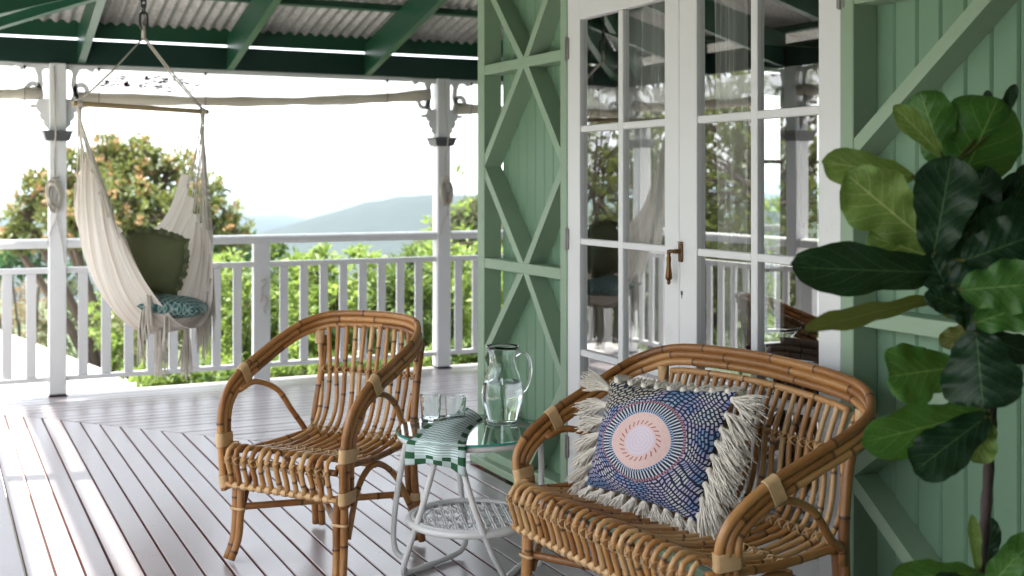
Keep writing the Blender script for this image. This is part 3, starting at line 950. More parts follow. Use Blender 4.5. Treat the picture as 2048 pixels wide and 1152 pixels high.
# grey-green tree at the right, farther off
D = 24
b = P3(930, 363, D); b.z = -5
bush('grey_tree', 'hazy grey-green tree between the second post and the green wall', 'tree', b, lobes_from(b, [(930, 440, 42, 0), (900, 480, 40, 0), (975, 450, 45, 0), (850, 505, 32, 0), (940, 500, 45, 0), (945, 425, 30, 0), (1010, 480, 40, 0)], D), 4200, 0.15, MAT['leaf_grey'], 91, None, 0.07)
# dark greenery low at the left, below the tree
D = 20
b = P3(60, 363, D); b.z = -4
bush('dark_shrub', 'dark green shrub below the blossom tree at the left edge', 'shrub', b, lobes_from(b, [(20, 520, 45, 0), (80, 525, 40, 0), (140, 515, 40, 0), (-40, 515, 50, 0), (490, 500, 36, 0), (420, 510, 44, 0), (350, 520, 44, 0)], D), 3000, 0.14, MAT['leaf_palm'], 92, None, 0.03)
# trees along the side of the house, mirrored in the glass
for k, (x, y, r) in enumerate([(-10.2, 8.0, 2.2), (-10.8, 3.6, 2.3), (-6.4, 12.8, 2.0), (-6.0, 16.8, 2.1), (-5.4, 21.0, 2.2), (-9.5, 20.0, 2.4)]):
    bush('side_tree', ['leafy green tree beyond the corner, mirrored in the glass', 'leafy green tree beyond the side railing, mirrored in the glass', 'leafy green tree past the corner, mirrored in the glass', 'leafy green tree second past the corner, mirrored in the glass', 'leafy green tree third past the corner, mirrored in the glass', 'leafy green tree at the back, mirrored in the glass'][k], 'tree', (x, y, -1.5),
         [(0, 0, 4.0, r), (r * 0.6, 0.2, 2.6, r * 0.8), (-0.3, -r * 0.8, 3.0, r * 0.8), (0.2, r * 0.9, 2.8, r * 0.8), (0, 0, 1.4, r), (0, -r * 0.7, 1.0, r * 0.7), (0, r * 0.7, 1.0, r * 0.7)], 5200, 0.19, MAT['leaf_tree'], 120 + k, None, 0.08)
for k, (x, y, r) in enumerate([(7.2, 12.0, 1.0), (8.6, 12.8, 1.1), (10.2, 12.2, 1.1), (6.0, 13.0, 0.9)]):
    bush('shrub', 'leafy green shrub seen through both sets of doors, %s' % ['left of the dark latch', 'behind the dark latch', 'right of the dark latch', 'farthest left'][k], 'shrub', (x, y, -1.2),
         [(0, 0, 1.9, r), (r * 0.6, 0.2, 1.1, r * 0.8), (-r * 0.6, 0, 1.2, r * 0.8), (0, 0, 0.5, r)], 2200, 0.11, MAT['leaf_lime'], 140 + k, 'shrubs seen through the house', 0.03)

# ------------------------------------------------------------------ haze
hz = MB(); hz.box(-26000, 26000, -26000, 26000, -260, 9.0)
haze = hz.build('haze', MAT['lawn'])
haze['kind'] = 'stuff'
hm = bpy.data.materials.new('haze_air'); hm.use_nodes = True
ht = hm.node_tree; ht.nodes.clear()
ho = ht.nodes.new('ShaderNodeOutputMaterial'); hv = ht.nodes.new('ShaderNodeVolumePrincipled')
hv.inputs['Color'].default_value = (0.56, 0.77, 1.0, 1)
hv.inputs['Density'].default_value = 0.000034
ht.links.new(hv.outputs[0], ho.inputs['Volume'])
haze.data.materials.clear(); haze.data.materials.append(hm)
# ================================================================== rattan
def m_rattan():
    n = NT('rattan')
    at = n.node('ShaderNodeAttribute', attribute_name='cane').outputs['Vector']
    s = n.node('ShaderNodeSeparateXYZ', Vector=at)
    uv = n.node('ShaderNodeTexCoord').outputs['UV']
    geo = n.node('ShaderNodeNewGeometry').outputs['Position']
    streak = n.noise(n.node('ShaderNodeMapping', Vector=uv, Scale=(9, 9, 1)).outputs[0], 3.0, 5, 0.65)
    blot = n.noise(geo, 17, 4, 0.6)
    f = n.math('ADD', n.math('MULTIPLY', s.outputs[0], 0.62), n.math('ADD', n.math('MULTIPLY', streak, 0.36), n.math('MULTIPLY', blot, 0.22)))
    c = n.ramp(n.math('SUBTRACT', f, 0.10, clamp=True), [(0.10, (0.135, 0.050, 0.014)), (0.32, (0.32, 0.135, 0.037)), (0.56, (0.50, 0.245, 0.080)), (0.88, (0.68, 0.44, 0.21))])
    c = n.mix(n.math('MULTIPLY', s.outputs[1], 0.85, clamp=True), c, (0.055, 0.022, 0.010))
    spot = n.ramp(n.noise(geo, 120, 3, 0.6), [(0.66, (0, 0, 0)), (0.72, (1, 1, 1))])
    c = n.mix(n.math('MULTIPLY', spot, 0.4), c, (0.09, 0.04, 0.015))
    p = n.principled(c, n.math('ADD', 0.30, n.math('MULTIPLY', streak, 0.18)), n.bump(streak, 0.12, 0.003))
    p.inputs['Coat Weight'].default_value = 0.18
    p.inputs['Coat Roughness'].default_value = 0.25
    return n.finish(p)
MAT['rattan'] = m_rattan()
def m_wrap(name, c1, c2):
    n = NT(name)
    geo = n.node('ShaderNodeNewGeometry').outputs['Position']
    return n.finish(n.principled(n.mix(n.noise(geo, 45, 4, 0.6), c1, c2), 0.42))
MAT['wrap'] = m_wrap('cane_wrap', (0.52, 0.31, 0.135), (0.74, 0.52, 0.28))

def cane(m, pts, r, rnd, gap=(0.11, 0.26), seg=8, tint=None, taper=None):
    pts = [Vector(p) for p in pts]
    L = [0.0]
    for a, b in zip(pts, pts[1:]): L.append(L[-1] + (b - a).length)
    tot = L[-1]
    nodes = []; s = rnd.uniform(0.02, gap[1])
    while s < tot - 0.015:
        nodes.append(s); s += rnd.uniform(*gap)
    step = 0.022
    st = [(tot * i / max(1, int(tot / step)), 0.0, 1.0) for i in range(max(1, int(tot / step)) + 1)]
    st = [q for q in st if all(abs(q[0] - k) > 0.008 for k in nodes)]
    for k in nodes:
        for d, a, f in ((-0.007, 0, 1.0), (-0.0022, 1, 1.09), (0.0016, 1, 1.07), (0.006, 0, 0.985)):
            if 0 < k + d < tot: st.append((k + d, a, f))
    st.sort()
    P = []; R = []; A = []
    j = 0
    base = rnd.uniform(0.10, 0.95) if tint is None else tint
    seglev = [min(1, max(0, base + rnd.uniform(-0.26, 0.26))) for _ in range(len(nodes) + 2)]
    for (s, a, f) in st:
        while j < len(L) - 2 and L[j + 1] < s: j += 1
        t = (s - L[j]) / max(1e-9, L[j + 1] - L[j])
        P.append(pts[j].lerp(pts[j + 1], min(1, max(0, t))))
        R.append(r * f * ((1 + (taper - 1) * s / tot) if taper else 1))
        A.append((seglev[sum(1 for k in nodes if k < s)], a, s))
    m.tube(P, R, seg, att=A)

def wrap(m, c, t, n, h, r, length, turns):
    t = t.normalized(); n = (n - t * n.dot(t)).normalized(); s = t.cross(n)
    K = 18; rows = turns * 3
    V = []; F = []
    for i in range(rows + 1):
        x = (i / rows - 0.5) * length
        rr = r * (1 + 0.07 * (1 if i % 3 == 1 else 0.55 if i % 3 == 2 else 0))
        if i in (0, rows): rr = r * 0.93
        for k in range(K):
            a = 2 * pi * k / K
            cx = cos(a); 
            V.append(c + t * x + n * (cx * rr + (h if cx > 0.01 else -h if cx < -0.01 else 0)) + s * (sin(a) * rr))
    for i in range(rows):
        for k in range(K):
            F.append((i * K + k, i * K + (k + 1) % K, (i + 1) * K + (k + 1) % K, (i + 1) * K + k))
    m.add(V, F)

def knot(m, c, t, side, r, thin=0.0024):
    """crossed cane binding where a slat passes a rail"""
    t = t.normalized(); side = (side - t * side.dot(t)).normalized(); up = t.cross(side)
    for sg in (-1, 1):
        pts = []
        for k in range(9):
            a = 2 * pi * k / 8
            pts.append(c + up * (cos(a) * r) + side * (sin(a) * r) + t * (sg * sin(a) * r * 0.9))
        m.tube(pts[:-1], thin, 4, closed=True)

def rattan_seat(name, label, FC, rdir, loop, hw, ncan, seed, hoop_r=0.0125, backh=0.86, depth=0.5, top_rail=False, legsplay=0.03, ties=(0.2,)):
    rnd = random.Random(seed)
    r = Vector((rdir[0], rdir[1], 0)).normalized(); back = Vector((-r.y, r.x, 0)); up = Vector((0, 0, 1))
    O = Vector((FC[0], FC[1], 0))
    def W(a, b, z): return O + r * a + back * b + up * z
    t = thing(name, label, 'sofa' if hw > 0.4 else 'chair', W(0, depth / 2, 0))
    # ---- hoop: arms and back in one sweep
    half = [Vector(p) for p in loop]
    full = [Vector((-p.x, p.y, p.z)) for p in half] + [Vector(p) for p in half[-2::-1]]
    cl = crom(full, 9)
    N = len(cl)
    offs = []
    for i, p in enumerate(cl):
        tg = (cl[min(N - 1, i + 1)] - cl[max(0, i - 1)]).normalized()
        w = min(1, abs(tg.x) * 1.2)
        ref = Vector((0, 1, -1)).lerp(Vector((0, -0.22, -1)), w)
        offs.append((ref - tg * ref.dot(tg)).normalized())
    for k in range(3):
        m = MB()
        cane(m, [W(*(p + o * (0.0235 * k))) for p, o in zip(cl, offs)], hoop_r * (1.02, 0.98, 0.95)[k], rnd, (0.16, 0.32), 10, rnd.uniform(0.26, 0.46))
        m.build('hoop_pole', MAT['rattan'], t, smooth=180)
    inner = [p + o * 0.060 for p, o in zip(cl, offs)]
    def hoop_at(a):
        best = min((q for q in inner if q.y > loop[-1][1] * 0.55), key=lambda q: abs(q.x - a) + (0.0 if q.z > 0.55 else 5))
        return best
    if top_rail:
        m = MB(); seg_ = [p + o * 0.078 + Vector((0, -0.004, 0)) for p, o in zip(cl, offs) if abs(p.x) < hw * 0.90 and p.y > 0.45]
        cane(m, [W(*p) for p in seg_], 0.011, rnd, (0.12, 0.25), 8, 0.75)
        m.build('back_top_rail', MAT['rattan'], t, smooth=180)
    # ---- slats running from the back over the seat and the front roll
    kn = {'front': MB(), 'lower': MB(), 'rear': MB(), 'back': MB(), 'seat': MB()}
    for i in range(ncan):
        u = (i / (ncan - 1)) * 2 - 1
        aS = u * (hw - 0.028); aT = u * (hw * 0.90 if hw > 0.4 else hw * 0.92)
        q = hoop_at(aT)
        j = lambda s=0.004: rnd.uniform(-s, s)
        zt = q.z + (0.012 if not top_rail else -0.012)
        path = [(aT, q.y - 0.006, zt), (aT * 0.985 + j(), 0.505 + j() * .5, 0.645), (aS * 0.96 + j(), 0.487, 0.53), (aS * 0.965 + j(), 0.455, 0.445), (aS * 0.975, 0.395, 0.405),
                (aS + j(), 0.24, 0.385 + j(0.003)), (aS, 0.08, 0.402), (aS + j(), -0.012, 0.434), (aS + j(), -0.050, 0.422), (aS + j(), -0.060, 0.388), (aS + j(), -0.046, 0.340), (aS + j(0.003), -0.034, 0.296)]
        path = [Vector(p) for p in path]
        path[0].z = min(path[0].z, backh)
        m = MB()
        cane(m, [W(*p) for p in crom(path, 6)], (0.0094 if hw < 0.4 else 0.0083) + rnd.uniform(-0.0006, 0.0008), rnd, (0.10, 0.24), 7, rnd.uniform(0.30, 1.0))
        m.build('slat', MAT['rattan'], t, smooth=180)
        for key, (b, z), tv in (('front', (-0.058, 0.388), Vector((0, -0.1, -1))), ('rear', (0.425, 0.42), Vector((0, 0.7, 0.5))), ('back', (0.505, 0.645), Vector((0, 0.1, 1)))):
            knot(kn[key], W(aS * (1 if key == 'front' else 0.972), b, z), r, (back * tv.y + up * tv.z), 0.0135)
        for b in ties:
            knot(kn['seat'], W(aS, b, 0.388), r, back, 0.0115)
        if i < ncan - 1:
            wrap(kn['lower'], W(aS + (hw - 0.028) / (ncan - 1), -0.032, 0.291), r, up, 0.0, 0.0128, (hw / ncan) * 1.1, 3)
    for key in kn:
        if kn[key].v: kn[key].build('cane_binding', MAT['wrap'], t, smooth=60, stuff=True)
    def rail(nm, pts, rr=0.0115, tint=None, per=6):
        m = MB(); cane(m, [W(*p) for p in (crom(pts, per) if len(pts) > 2 else pts)], rr, rnd, (0.12, 0.26), 8, tint)
        return m.build(nm, MAT['rattan'], t, smooth=180)
    rail('front_rail', [(-hw, -0.032, 0.291), (hw, -0.032, 0.291)], 0.0105, 0.7)
    rail('front_rail', [(-hw, -0.036, 0.388), (hw, -0.036, 0.388)], 0.0115)
    rail('seat_rail', [(-hw * 0.98, 0.420, 0.395), (hw * 0.98, 0.420, 0.395)], 0.0115)
    rail('back_rail', [(-hw * 0.92, 0.523, 0.645), (hw * 0.92, 0.523, 0.645)], 0.0100)
    for b in ties: rail('seat_rail', [(-hw, b, 0.368), (hw, b, 0.368)], 0.0105)
    for s in (-1, 1):
        rail('side_rail', [(s * hw, -0.03, 0.405), (s * hw, 0.2, 0.395), (s * (hw - 0.02), 0.46, 0.405)], 0.012, 0.3)
        A0 = hw + 0.035
        la = loop[4]
        rail('arm_arch', [(s * (la[0] - 0.012), la[1] - 0.03, la[2] - 0.075), (s * (la[0] - 0.014), la[1] + 0.06, la[2] - 0.055), (s * (hw + 0.022), la[1] + 0.17, la[2] - 0.10), (s * (hw + 0.012), la[1] + 0.245, la[2] - 0.19), (s * (hw + 0.004), 0.43, 0.41), (s * (hw - 0.002), 0.44, 0.36)], 0.0115, 0.35, 8)
        rail('side_brace', [(s * (hw - 0.004), 0.035, 0.14), (s * (hw - 0.006), 0.09, 0.29), (s * (hw - 0.006), 0.16, 0.362), (s * (hw - 0.004), 0.24, 0.362), (s * (hw - 0.002), 0.34, 0.29), (s * hw, 0.44, 0.15)], 0.0115, 0.3, 8)
        # legs
        rail('leg', [(s * (hw - 0.002), 0.012, 0.44), (s * (hw - 0.004), 0.014, 0.25), (s * (hw - 0.002), 0.008, 0.10), (s * (hw + 0.012), -legsplay * 0.6, 0.0125)], 0.0150, 0.5, 8)
        rail('leg', [(s * (hw - 0.030), 0.010, 0.29), (s * (hw - 0.033), 0.006, 0.20), (s * (hw - 0.028), 0.0, 0.09), (s * (hw - 0.014), -legsplay * 0.8, 0.0125)], 0.0140, 0.35, 8)
        rail('leg', [(s * (hw * 0.93), 0.535, backh - 0.085), (s * (hw * 0.92), 0.505, 0.62), (s * (hw * 0.95), 0.47, 0.43), (s * (hw * 0.97), 0.475, 0.22), (s * (hw + 0.005), 0.505, 0.0135)], 0.0155, 0.3, 8)
        rail('leg', [(s * (hw * 0.95 - 0.032), 0.47, 0.40), (s * (hw * 0.97 - 0.030), 0.478, 0.22), (s * (hw - 0.026), 0.505, 0.0135)], 0.0145, 0.35, 8)
        rail('stretcher', [(s * (hw - 0.03), 0.02, 0.188 - 0.012 * s), (-s * (hw * 0.97 - 0.02), 0.470, 0.188 - 0.012 * s)], 0.0130, 0.35)
        # bindings round the pole bundles
        def bind(i0, ln, turns, rr=0.0165, nm='wrap'):
            i = i0 if s < 0 else N - 1 - i0
            tg = (cl[min(N - 1, i + 1)] - cl[max(0, i - 1)]).normalized()
            m = MB()
            a = W(*(cl[i] + offs[i] * 0.0235)); 
            T = r * tg.x + back * tg.y + up * tg.z; Nn = r * offs[i].x + back * offs[i].y + up * offs[i].z
            wrap(m, a, T, Nn, 0.0235, rr, ln, turns)
            m.build(nm, MAT['wrap'], t, smooth=50)
        def near(z, b0=None):
            return min(range(N // 2), key=lambda i: abs(cl[i].z - z) + (abs(cl[i].y - b0) if b0 is not None else 0))
        bind(near(0.445), 0.050, 7)
        bind(near(loop[4][2], loop[4][1]), 0.042, 6)
        bind(near(0.300), 0.045, 6)
        m = MB(); wrap(m, W(s * (hw - 0.018), 0.008, 0.196), up, r, 0.016, 0.0165, 0.010, 1); m.build('wrap', MAT['wrap'], t, smooth=50)
        m = MB(); wrap(m, W(s * (hw * 0.97 - 0.016), 0.478, 0.190), up, r, 0.016, 0.0172, 0.030, 4); m.build('wrap', MAT['wrap'], t, smooth=50)
        m = MB(); q = hoop_at(s * hw * 0.93); wrap(m, W(q.x, q.y + 0.004, q.z - 0.02), up, r, 0.0, 0.0185, 0.055, 8); m.build('wrap', MAT['wrap'], t, smooth=50)
    return t, W
AL = [(.268, -.025, .265), (.275, -.035, .42), (.285, -.025, .54), (.295, .02, .625), (.30, .11, .69), (.305, .24, .745), (.30, .36, .795), (.265, .46, .84), (.18, .53, .865), (0, .56, .87)]
chair, CW = rattan_seat('rattan_armchair', 'honey rattan armchair with looped arms, standing alone left of the glass-topped table', (1.1515, 4.2415), (.586, -.81), AL, 0.25, 13, 5)
LL = [(.50, .005, .265), (.50, 0, .42), (.515, -.005, .50), (.525, .04, .565), (.535, .14, .63), (.55, .28, .69), (.56, .40, .74), (.54, .49, .785), (.45, .555, .825), (.30, .57, .845), (0, .58, .855)]
sofa, SW = rattan_seat('rattan_loveseat', 'wide rattan loveseat holding the tasselled cushion, in front of the white doors', (1.755, 3.0), (.07, -.9975), LL, 0.485, 25, 8, 0.0135, 0.80, 0.5, True, 0.03, (0.12, 0.25))

# ================================================================== side table
TC = Vector((1.733, 3.913, 0)); TZ = 0.515
def m_tableglass():
    n = NT('table_glass')
    fr = n.node('ShaderNodeFresnel', IOR=1.5).outputs[0]
    tr = n.node('ShaderNodeBsdfTransparent', Color=(0.78, 0.92, 0.88)).outputs[0]
    gl = n.node('ShaderNodeBsdfGlossy', Roughness=0.01).outputs[0]
    mx = n.node('ShaderNodeMixShader'); n.put(mx.inputs[0], fr); n.put(mx.inputs[1], tr); n.put(mx.inputs[2], gl)
    return n.finish(mx)
MAT['tglass'] = m_tableglass()
n = NT('glass_edge'); ge = n.principled((0.02, 0.38, 0.30), 0.15); MAT['glass_edge'] = n.finish(ge)
tbl = thing('side_table', 'small round white cane table with a green-edged glass top', 'table', TC)
m = MB(); R = 0.268; K = 64
ringp = lambda rr, z: [TC + Vector((rr * cos(2 * pi * k / K), rr * sin(2 * pi * k / K), z)) for k in range(K)]
m.add(ringp(R - 0.001, TZ + 0.006), [tuple(range(K))], 0)
V = ringp(R - 0.001, TZ) + ringp(R, TZ + 0.0005) + ringp(R, TZ + 0.0055) + ringp(R - 0.001, TZ + 0.006)
m.add(V, [(i * K + k, i * K + (k + 1) % K, (i + 1) * K + (k + 1) % K, (i + 1) * K + k) for i in range(3) for k in range(K)], 1)
m.build('glass_top', [MAT['tglass'], MAT['glass_edge']], tbl)
m = MB(); m.tube([TC + Vector((0.252 * cos(2 * pi * k / 48), 0.252 * sin(2 * pi * k / 48), TZ - 0.0125)) for k in range(48)], 0.0115, 10, closed=True)
m.build('top_rim', MAT['table_white'], tbl, smooth=180)
SZ = 0.205; SR = 0.222
m = MB(); m.tube([TC + Vector((SR * cos(2 * pi * k / 48), SR * sin(2 * pi * k / 48), SZ)) for k in range(48)], 0.0125, 10, closed=True)
m.build('shelf_rim', MAT['table_white'], tbl, smooth=180)
m = MB(); m.tube([TC + Vector((SR * 0.93 * cos(2 * pi * k / 48), SR * 0.93 * sin(2 * pi * k / 48), SZ + 0.006)) for k in range(48)], [0.008 + 0.0022 * (k % 2) for k in range(48)], 8, closed=True)
m.build('woven_edge', MAT['table_white'], tbl, smooth=180)
sd = Vector((0.295, 0.955, 0)).normalized(); sx = Vector((sd.y, -sd.x, 0))
for k in range(-6, 7):
    o = k * 0.0325
    hl = sqrt(max(0, (SR * 0.95) ** 2 - o * o))
    m = MB()
    for dd in (-0.0042, 0.0042):
        m.tube([TC + sx * (o + dd) + sd * (hl * q) + Vector((0, 0, SZ + 0.002)) for q in (-1, -.75, -.5, -.25, 0, .25, .5, .75, 1)], 0.0034, 6)
    m.build('shelf_slat', MAT['table_white'], tbl, smooth=180)
for q in (-0.42, 0.0, 0.42):
    m = MB(); hl = SR * 0.93 * sqrt(1 - q * q * 0.9)
    for e in range(2):
        pts = []
        for k in range(41):
            s = -1 + k / 20
            pts.append(TC + sx * (hl * s) + sd * (q * SR + (e - 0.5) * 0.012) + Vector((0, 0, SZ + 0.0075 * (1 if (k + e) % 2 else -1))))
        m.tube(pts, 0.0028, 5)
    m.build('shelf_weave', MAT['table_white'], tbl, smooth=180)
def tleg(pts, rr=0.0108):
    m = MB(); m.tube(crom([TC + Vector(p) for p in pts], 8), rr, 10); m.build('leg', MAT['table_white'], tbl, smooth=180)
tleg([(-0.19, -0.15, 0.495), (-0.205, -0.06, 0.30), (-0.226, 0.02, 0.13), (-0.236, 0.055, 0.045), (-0.215, 0.085, 0.014), (-0.12, 0.13, 0.0125), (0.0, 0.19, 0.014), (0.06, 0.215, 0.03), (0.075, 0.225, 0.09), (0.05, 0.22, 0.28), (0.02, 0.21, 0.495)])
tleg([(-0.205, 0.10, 0.495), (-0.222, 0.15, 0.30), (-0.226, 0.185, 0.14), (-0.21, 0.19, 0.055), (-0.16, 0.15, 0.035)])
tleg([(-0.135, -0.19, 0.495), (-0.085, -0.215, 0.30), (-0.02, -0.215, 0.14), (0.035, -0.19, 0.05), (0.05, -0.15, 0.0125), (0.12, -0.08, 0.0125), (0.2, 0.0, 0.0125)])
tleg([(0.02, 0.26, 0.500), (0.13, 0.225, 0.505), (0.235, 0.12, 0.505), (0.272, 0.03, 0.47), (0.278, 0.0, 0.40), (0.262, -0.03, 0.2), (0.25, -0.045, 0.0115)])

# ------------------------------------------------------------------ glassware
def m_clear(name, tint=(1, 1, 1), ior=1.45):
    n = NT(name)
    gl = n.node('ShaderNodeBsdfGlass', Color=tint, Roughness=0.0, IOR=ior)
    return n.finish(gl)
MAT['glass'] = m_clear('drinking_glass', (0.97, 0.99, 0.985))
MAT['water'] = m_clear('water', (0.97, 0.985, 0.98), 1.33)
ZT = TZ + 0.0065
def jug(c):
    t = thing('water_jug', 'clear glass water jug half full, with looped handle', 'jug', c)
    prof = [(0.0, 0.004), (0.050, 0.0), (0.056, 0.004), (0.059, 0.012), (0.067, 0.040), (0.076, 0.075), (0.0785, 0.105), (0.074, 0.140), (0.062, 0.175), (0.051, 0.205), (0.0465, 0.228), (0.049, 0.250), (0.056, 0.268), (0.061, 0.280)]
    th = 0.0028
    S = 48; m = MB(); V = []; F = []
    full = prof + [(rr - th, z) for rr, z in prof[:1:-1]] + [(0.0, 0.010)]
    for (rr, z) in full:
        for k in range(S):
            a = 2 * pi * k / S
            spout = max(0, cos(a - 3.9)) ** 10 * max(0, (z - 0.21) / 0.07) ** 1.4
            q = rr * (1 + 0.012 * cos(8 * a) * (1 if 0.02 < z < 0.2 else 0)) + (0.030 * spout if rr > 0.01 else 0)
            V.append(c + Vector((q * cos(a), q * sin(a), z + 0.008 * spout)))
    for i in range(len(full) - 1):
        for k in range(S): F.append((i * S + k, i * S + (k + 1) % S, (i + 1) * S + (k + 1) % S, (i + 1) * S + k))
    m.add(V, F); m.build('vessel', MAT['glass'], t, smooth=180)
    hd = Vector((cos(-0.42), sin(-0.42), 0))
    m = MB(); m.tube(crom([c + hd * a + Vector((0, 0, z)) for a, z in ((0.046, 0.243), (0.072, 0.256), (0.095, 0.238), (0.103, 0.195), (0.096, 0.15), (0.083, 0.122), (0.074, 0.112))], 8), 0.0062, 10); m.build('handle', MAT['glass'], t, smooth=180)
    m = MB(); wp = [(0.0, 0.0105)] + [(rr - th - 0.0004, z) for rr, z in prof[2:8]] + [(0.0705, 0.150), (0.0, 0.150)]
    wp = [(rr, max(z, 0.0105)) for rr, z in wp]
    m.lathe(wp, c, 40); m.build('water', MAT['water'], t, smooth=40)
jug(Vector((1.878, 3.962, ZT)))
def tumbler(c, label, seed):
    t = thing('tumbler', label, 'glass', c, 'cut glass tumblers')
    S = 48; rows = 12; H = 0.098; r0 = 0.0335; r1 = 0.0395; th = 0.0028
    m = MB(); V = []; F = []
    def ring(rr, z, cut):
        for k in range(S):
            a = 2 * pi * k / S
            d = 0
            if cut:
                x = 12 * a / (2 * pi) + seed; y = z / H * 3.0
                d = 0.0016 * (abs(((x + y) % 1) - 0.5) + abs(((x - y) % 1) - 0.5) - 0.5)
            V.append(c + Vector(((rr + d) * cos(a), (rr + d) * sin(a), z)))
    ring(0.0005, 0.0, False); ring(r0 - 0.004, 0.0, False)
    for i in range(rows + 1): ring(r0 + (r1 - r0) * i / rows, 0.003 + (H - 0.003) * i / rows, 0 < i < rows - 1)
    for i in range(rows, -1, -1): ring(r0 + (r1 - r0) * i / rows - th, max(0.014, H * i / rows), False)
    ring(0.0005, 0.013, False)
    n = len(V) // S
    for i in range(n - 1):
        for k in range(S): F.append((i * S + k, i * S + (k + 1) % S, (i + 1) * S + (k + 1) % S, (i + 1) * S + k))
    m.add(V, F); m.build('vessel', MAT['glass'], t, smooth=25)
tumbler(Vector((1.650, 4.094, ZT)), 'cut glass tumbler left of its twin on the table', 0.1)
tumbler(Vector((1.722, 4.032, ZT)), 'cut glass tumbler nearer the jug on the table', 0.45)

# ------------------------------------------------------------------ tea towel
def GP(px, py, z):
    d = (1.4 - z) * 2406.0 / (py - 363.0)
    x, y = polar(px, d)
    return Vector((x, y, z))
def m_towel():
    n = NT('striped_towel')
    uv = n.node('ShaderNodeSeparateXYZ', Vector=n.node('ShaderNodeTexCoord').outputs['UV'])
    u, v = uv.outputs[0], uv.outputs[1]
    st = n.math('LESS_THAN', n.math('FRACT', n.math('MULTIPLY', u, 30.0)), 0.36)
    c = n.mix(n.math('MULTIPLY', st, 0.8), (0.70, 0.80, 0.77), (0.10, 0.25, 0.25))
    e = n.math('MINIMUM', v, n.math('SUBTRACT', 1.0, v))
    e2 = n.math('SUBTRACT', 1.0, u)
    bord = n.math('LESS_THAN', n.math('MINIMUM', e, e2), 0.14)
    ck = n.math('LESS_THAN', n.math('FRACT', n.math('ADD', n.math('MULTIPLY', u, 6.0), n.math('MULTIPLY', n.math('FLOOR', n.math('MULTIPLY', v, 6.99)), 0.5))), 0.5)
    bc = n.mix(ck, (0.46, 0.56, 0.54), (0.012, 0.085, 0.030))
    c = n.mix(bord, c, bc)
    p = n.principled(c, 0.85)
    return n.finish(p)
MAT['towel'] = m_towel()
def towel():
    zt = ZT + 0.002
    rows = [  # left, middle, right points from the far end over the rim to the hem
        (GP(935, 816, zt), GP(952, 826, zt + 0.010), GP(966, 840, zt)),
        (GP(902, 832, zt), GP(925, 838, zt + 0.022), GP(950, 852, zt)),
        (GP(868, 846, zt), GP(902, 852, zt + 0.026), GP(938, 866, zt)),
        (GP(842, 860, zt), GP(885, 868, zt + 0.018), GP(934, 880, zt)),
        (GP(828, 876, zt), GP(872, 886, zt + 0.006), GP(932, 891, zt + 0.001)),
    ]
    outw = lambda p: (Vector((p.x - TC.x, p.y - TC.y, 0)).normalized())
    def hang(p, dz, out): q = TC + outw(p) * out; return Vector((q.x, q.y, ZT - dz))
    l, c, r_ = rows[-1]
    rows.append((hang(l, 0.006, 0.276), hang(c, 0.004, 0.280), hang(r_, 0.008, 0.276)))
    rows.append((hang(l, 0.045, 0.284), hang(c, 0.040, 0.276), hang(r_, 0.045, 0.286)))
    rows.append((hang(l, 0.085, 0.286), hang(c, 0.068, 0.274), hang(r_, 0.100, 0.290)))
    m = MB(); cols = []
    lines = [crom([r[k] for r in rows], 6) for k in range(3)]
    n = len(lines[0]); nv = 16
    V = []; U = []
    for i in range(n):
        row = crom([lines[0][i], lines[1][i], lines[2][i]], nv // 2)
        for j, p in enumerate(row):
            s = i / (n - 1)
            wob = 0.004 * sin(j * 1.3 + s * 5) * min(1, s * 2)
            V.append(p + Vector((0, 0, abs(wob) if s < 0.6 else 0)) + (outw(p) * (0.008 * sin(j * 0.9 + 0.6)) if s > 0.7 else Vector()))
            U.append((s, j / (len(row) - 1)))
    M = len(row)
    F = [(i * M + j, (i + 1) * M + j, (i + 1) * M + j + 1, i * M + j + 1) for i in range(n - 1) for j in range(M - 1)]
    m.add(V, F, 0, U)
    o = m.build('tea_towel', MAT['towel'], None, smooth=180)
    so = o.modifiers.new('thick', 'SOLIDIFY'); so.thickness = 0.0022; so.offset = 1
    tag(o, 'striped blue-grey tea towel with green checked border hanging over the table edge', 'towel')
towel()
# ================================================================== rolled blinds under the beam
def m_film():
    n = NT('clear_blind_film')
    geo = n.node('ShaderNodeNewGeometry').outputs['Position']
    p = n.principled((0.80, 0.79, 0.76), 0.25)
    t = n.node('ShaderNodeBsdfTranslucent', Color=(0.92, 0.92, 0.90))
    tr = n.node('ShaderNodeBsdfTransparent', Color=(0.97, 0.97, 0.96))
    a = n.node('ShaderNodeMixShader'); n.put(a.inputs[0], 0.55); n.put(a.inputs[1], p.outputs[0]); n.put(a.inputs[2], t.outputs[0])
    b = n.node('ShaderNodeMixShader'); n.put(b.inputs[0], 0.45); n.put(b.inputs[1], a.outputs[0]); n.put(b.inputs[2], tr.outputs[0])
    return n.finish(b)
MAT['film'] = m_film()
def m_canvas(name, c1, c2, trans=0.25):
    n = NT(name)
    geo = n.node('ShaderNodeNewGeometry').outputs['Position']
    f = n.noise(n.node('ShaderNodeMapping', Vector=geo, Scale=(1.2, 6, 14)).outputs[0], 2.0, 6, 0.65)
    c = n.mix(f, c1, c2)
    p = n.principled(c, 0.7); t = n.node('ShaderNodeBsdfTranslucent', Color=c)
    mx = n.node('ShaderNodeMixShader'); n.put(mx.inputs[0], trans); n.put(mx.inputs[1], p.outputs[0]); n.put(mx.inputs[2], t.outputs[0])
    return n.finish(mx)
MAT['canvas'] = m_canvas('blind_roll_canvas', (0.46, 0.41, 0.33), (0.80, 0.77, 0.70), 0.45)
MAT['rope'] = m_canvas('cotton_rope', (0.52, 0.46, 0.37), (0.74, 0.68, 0.58), 0.15)
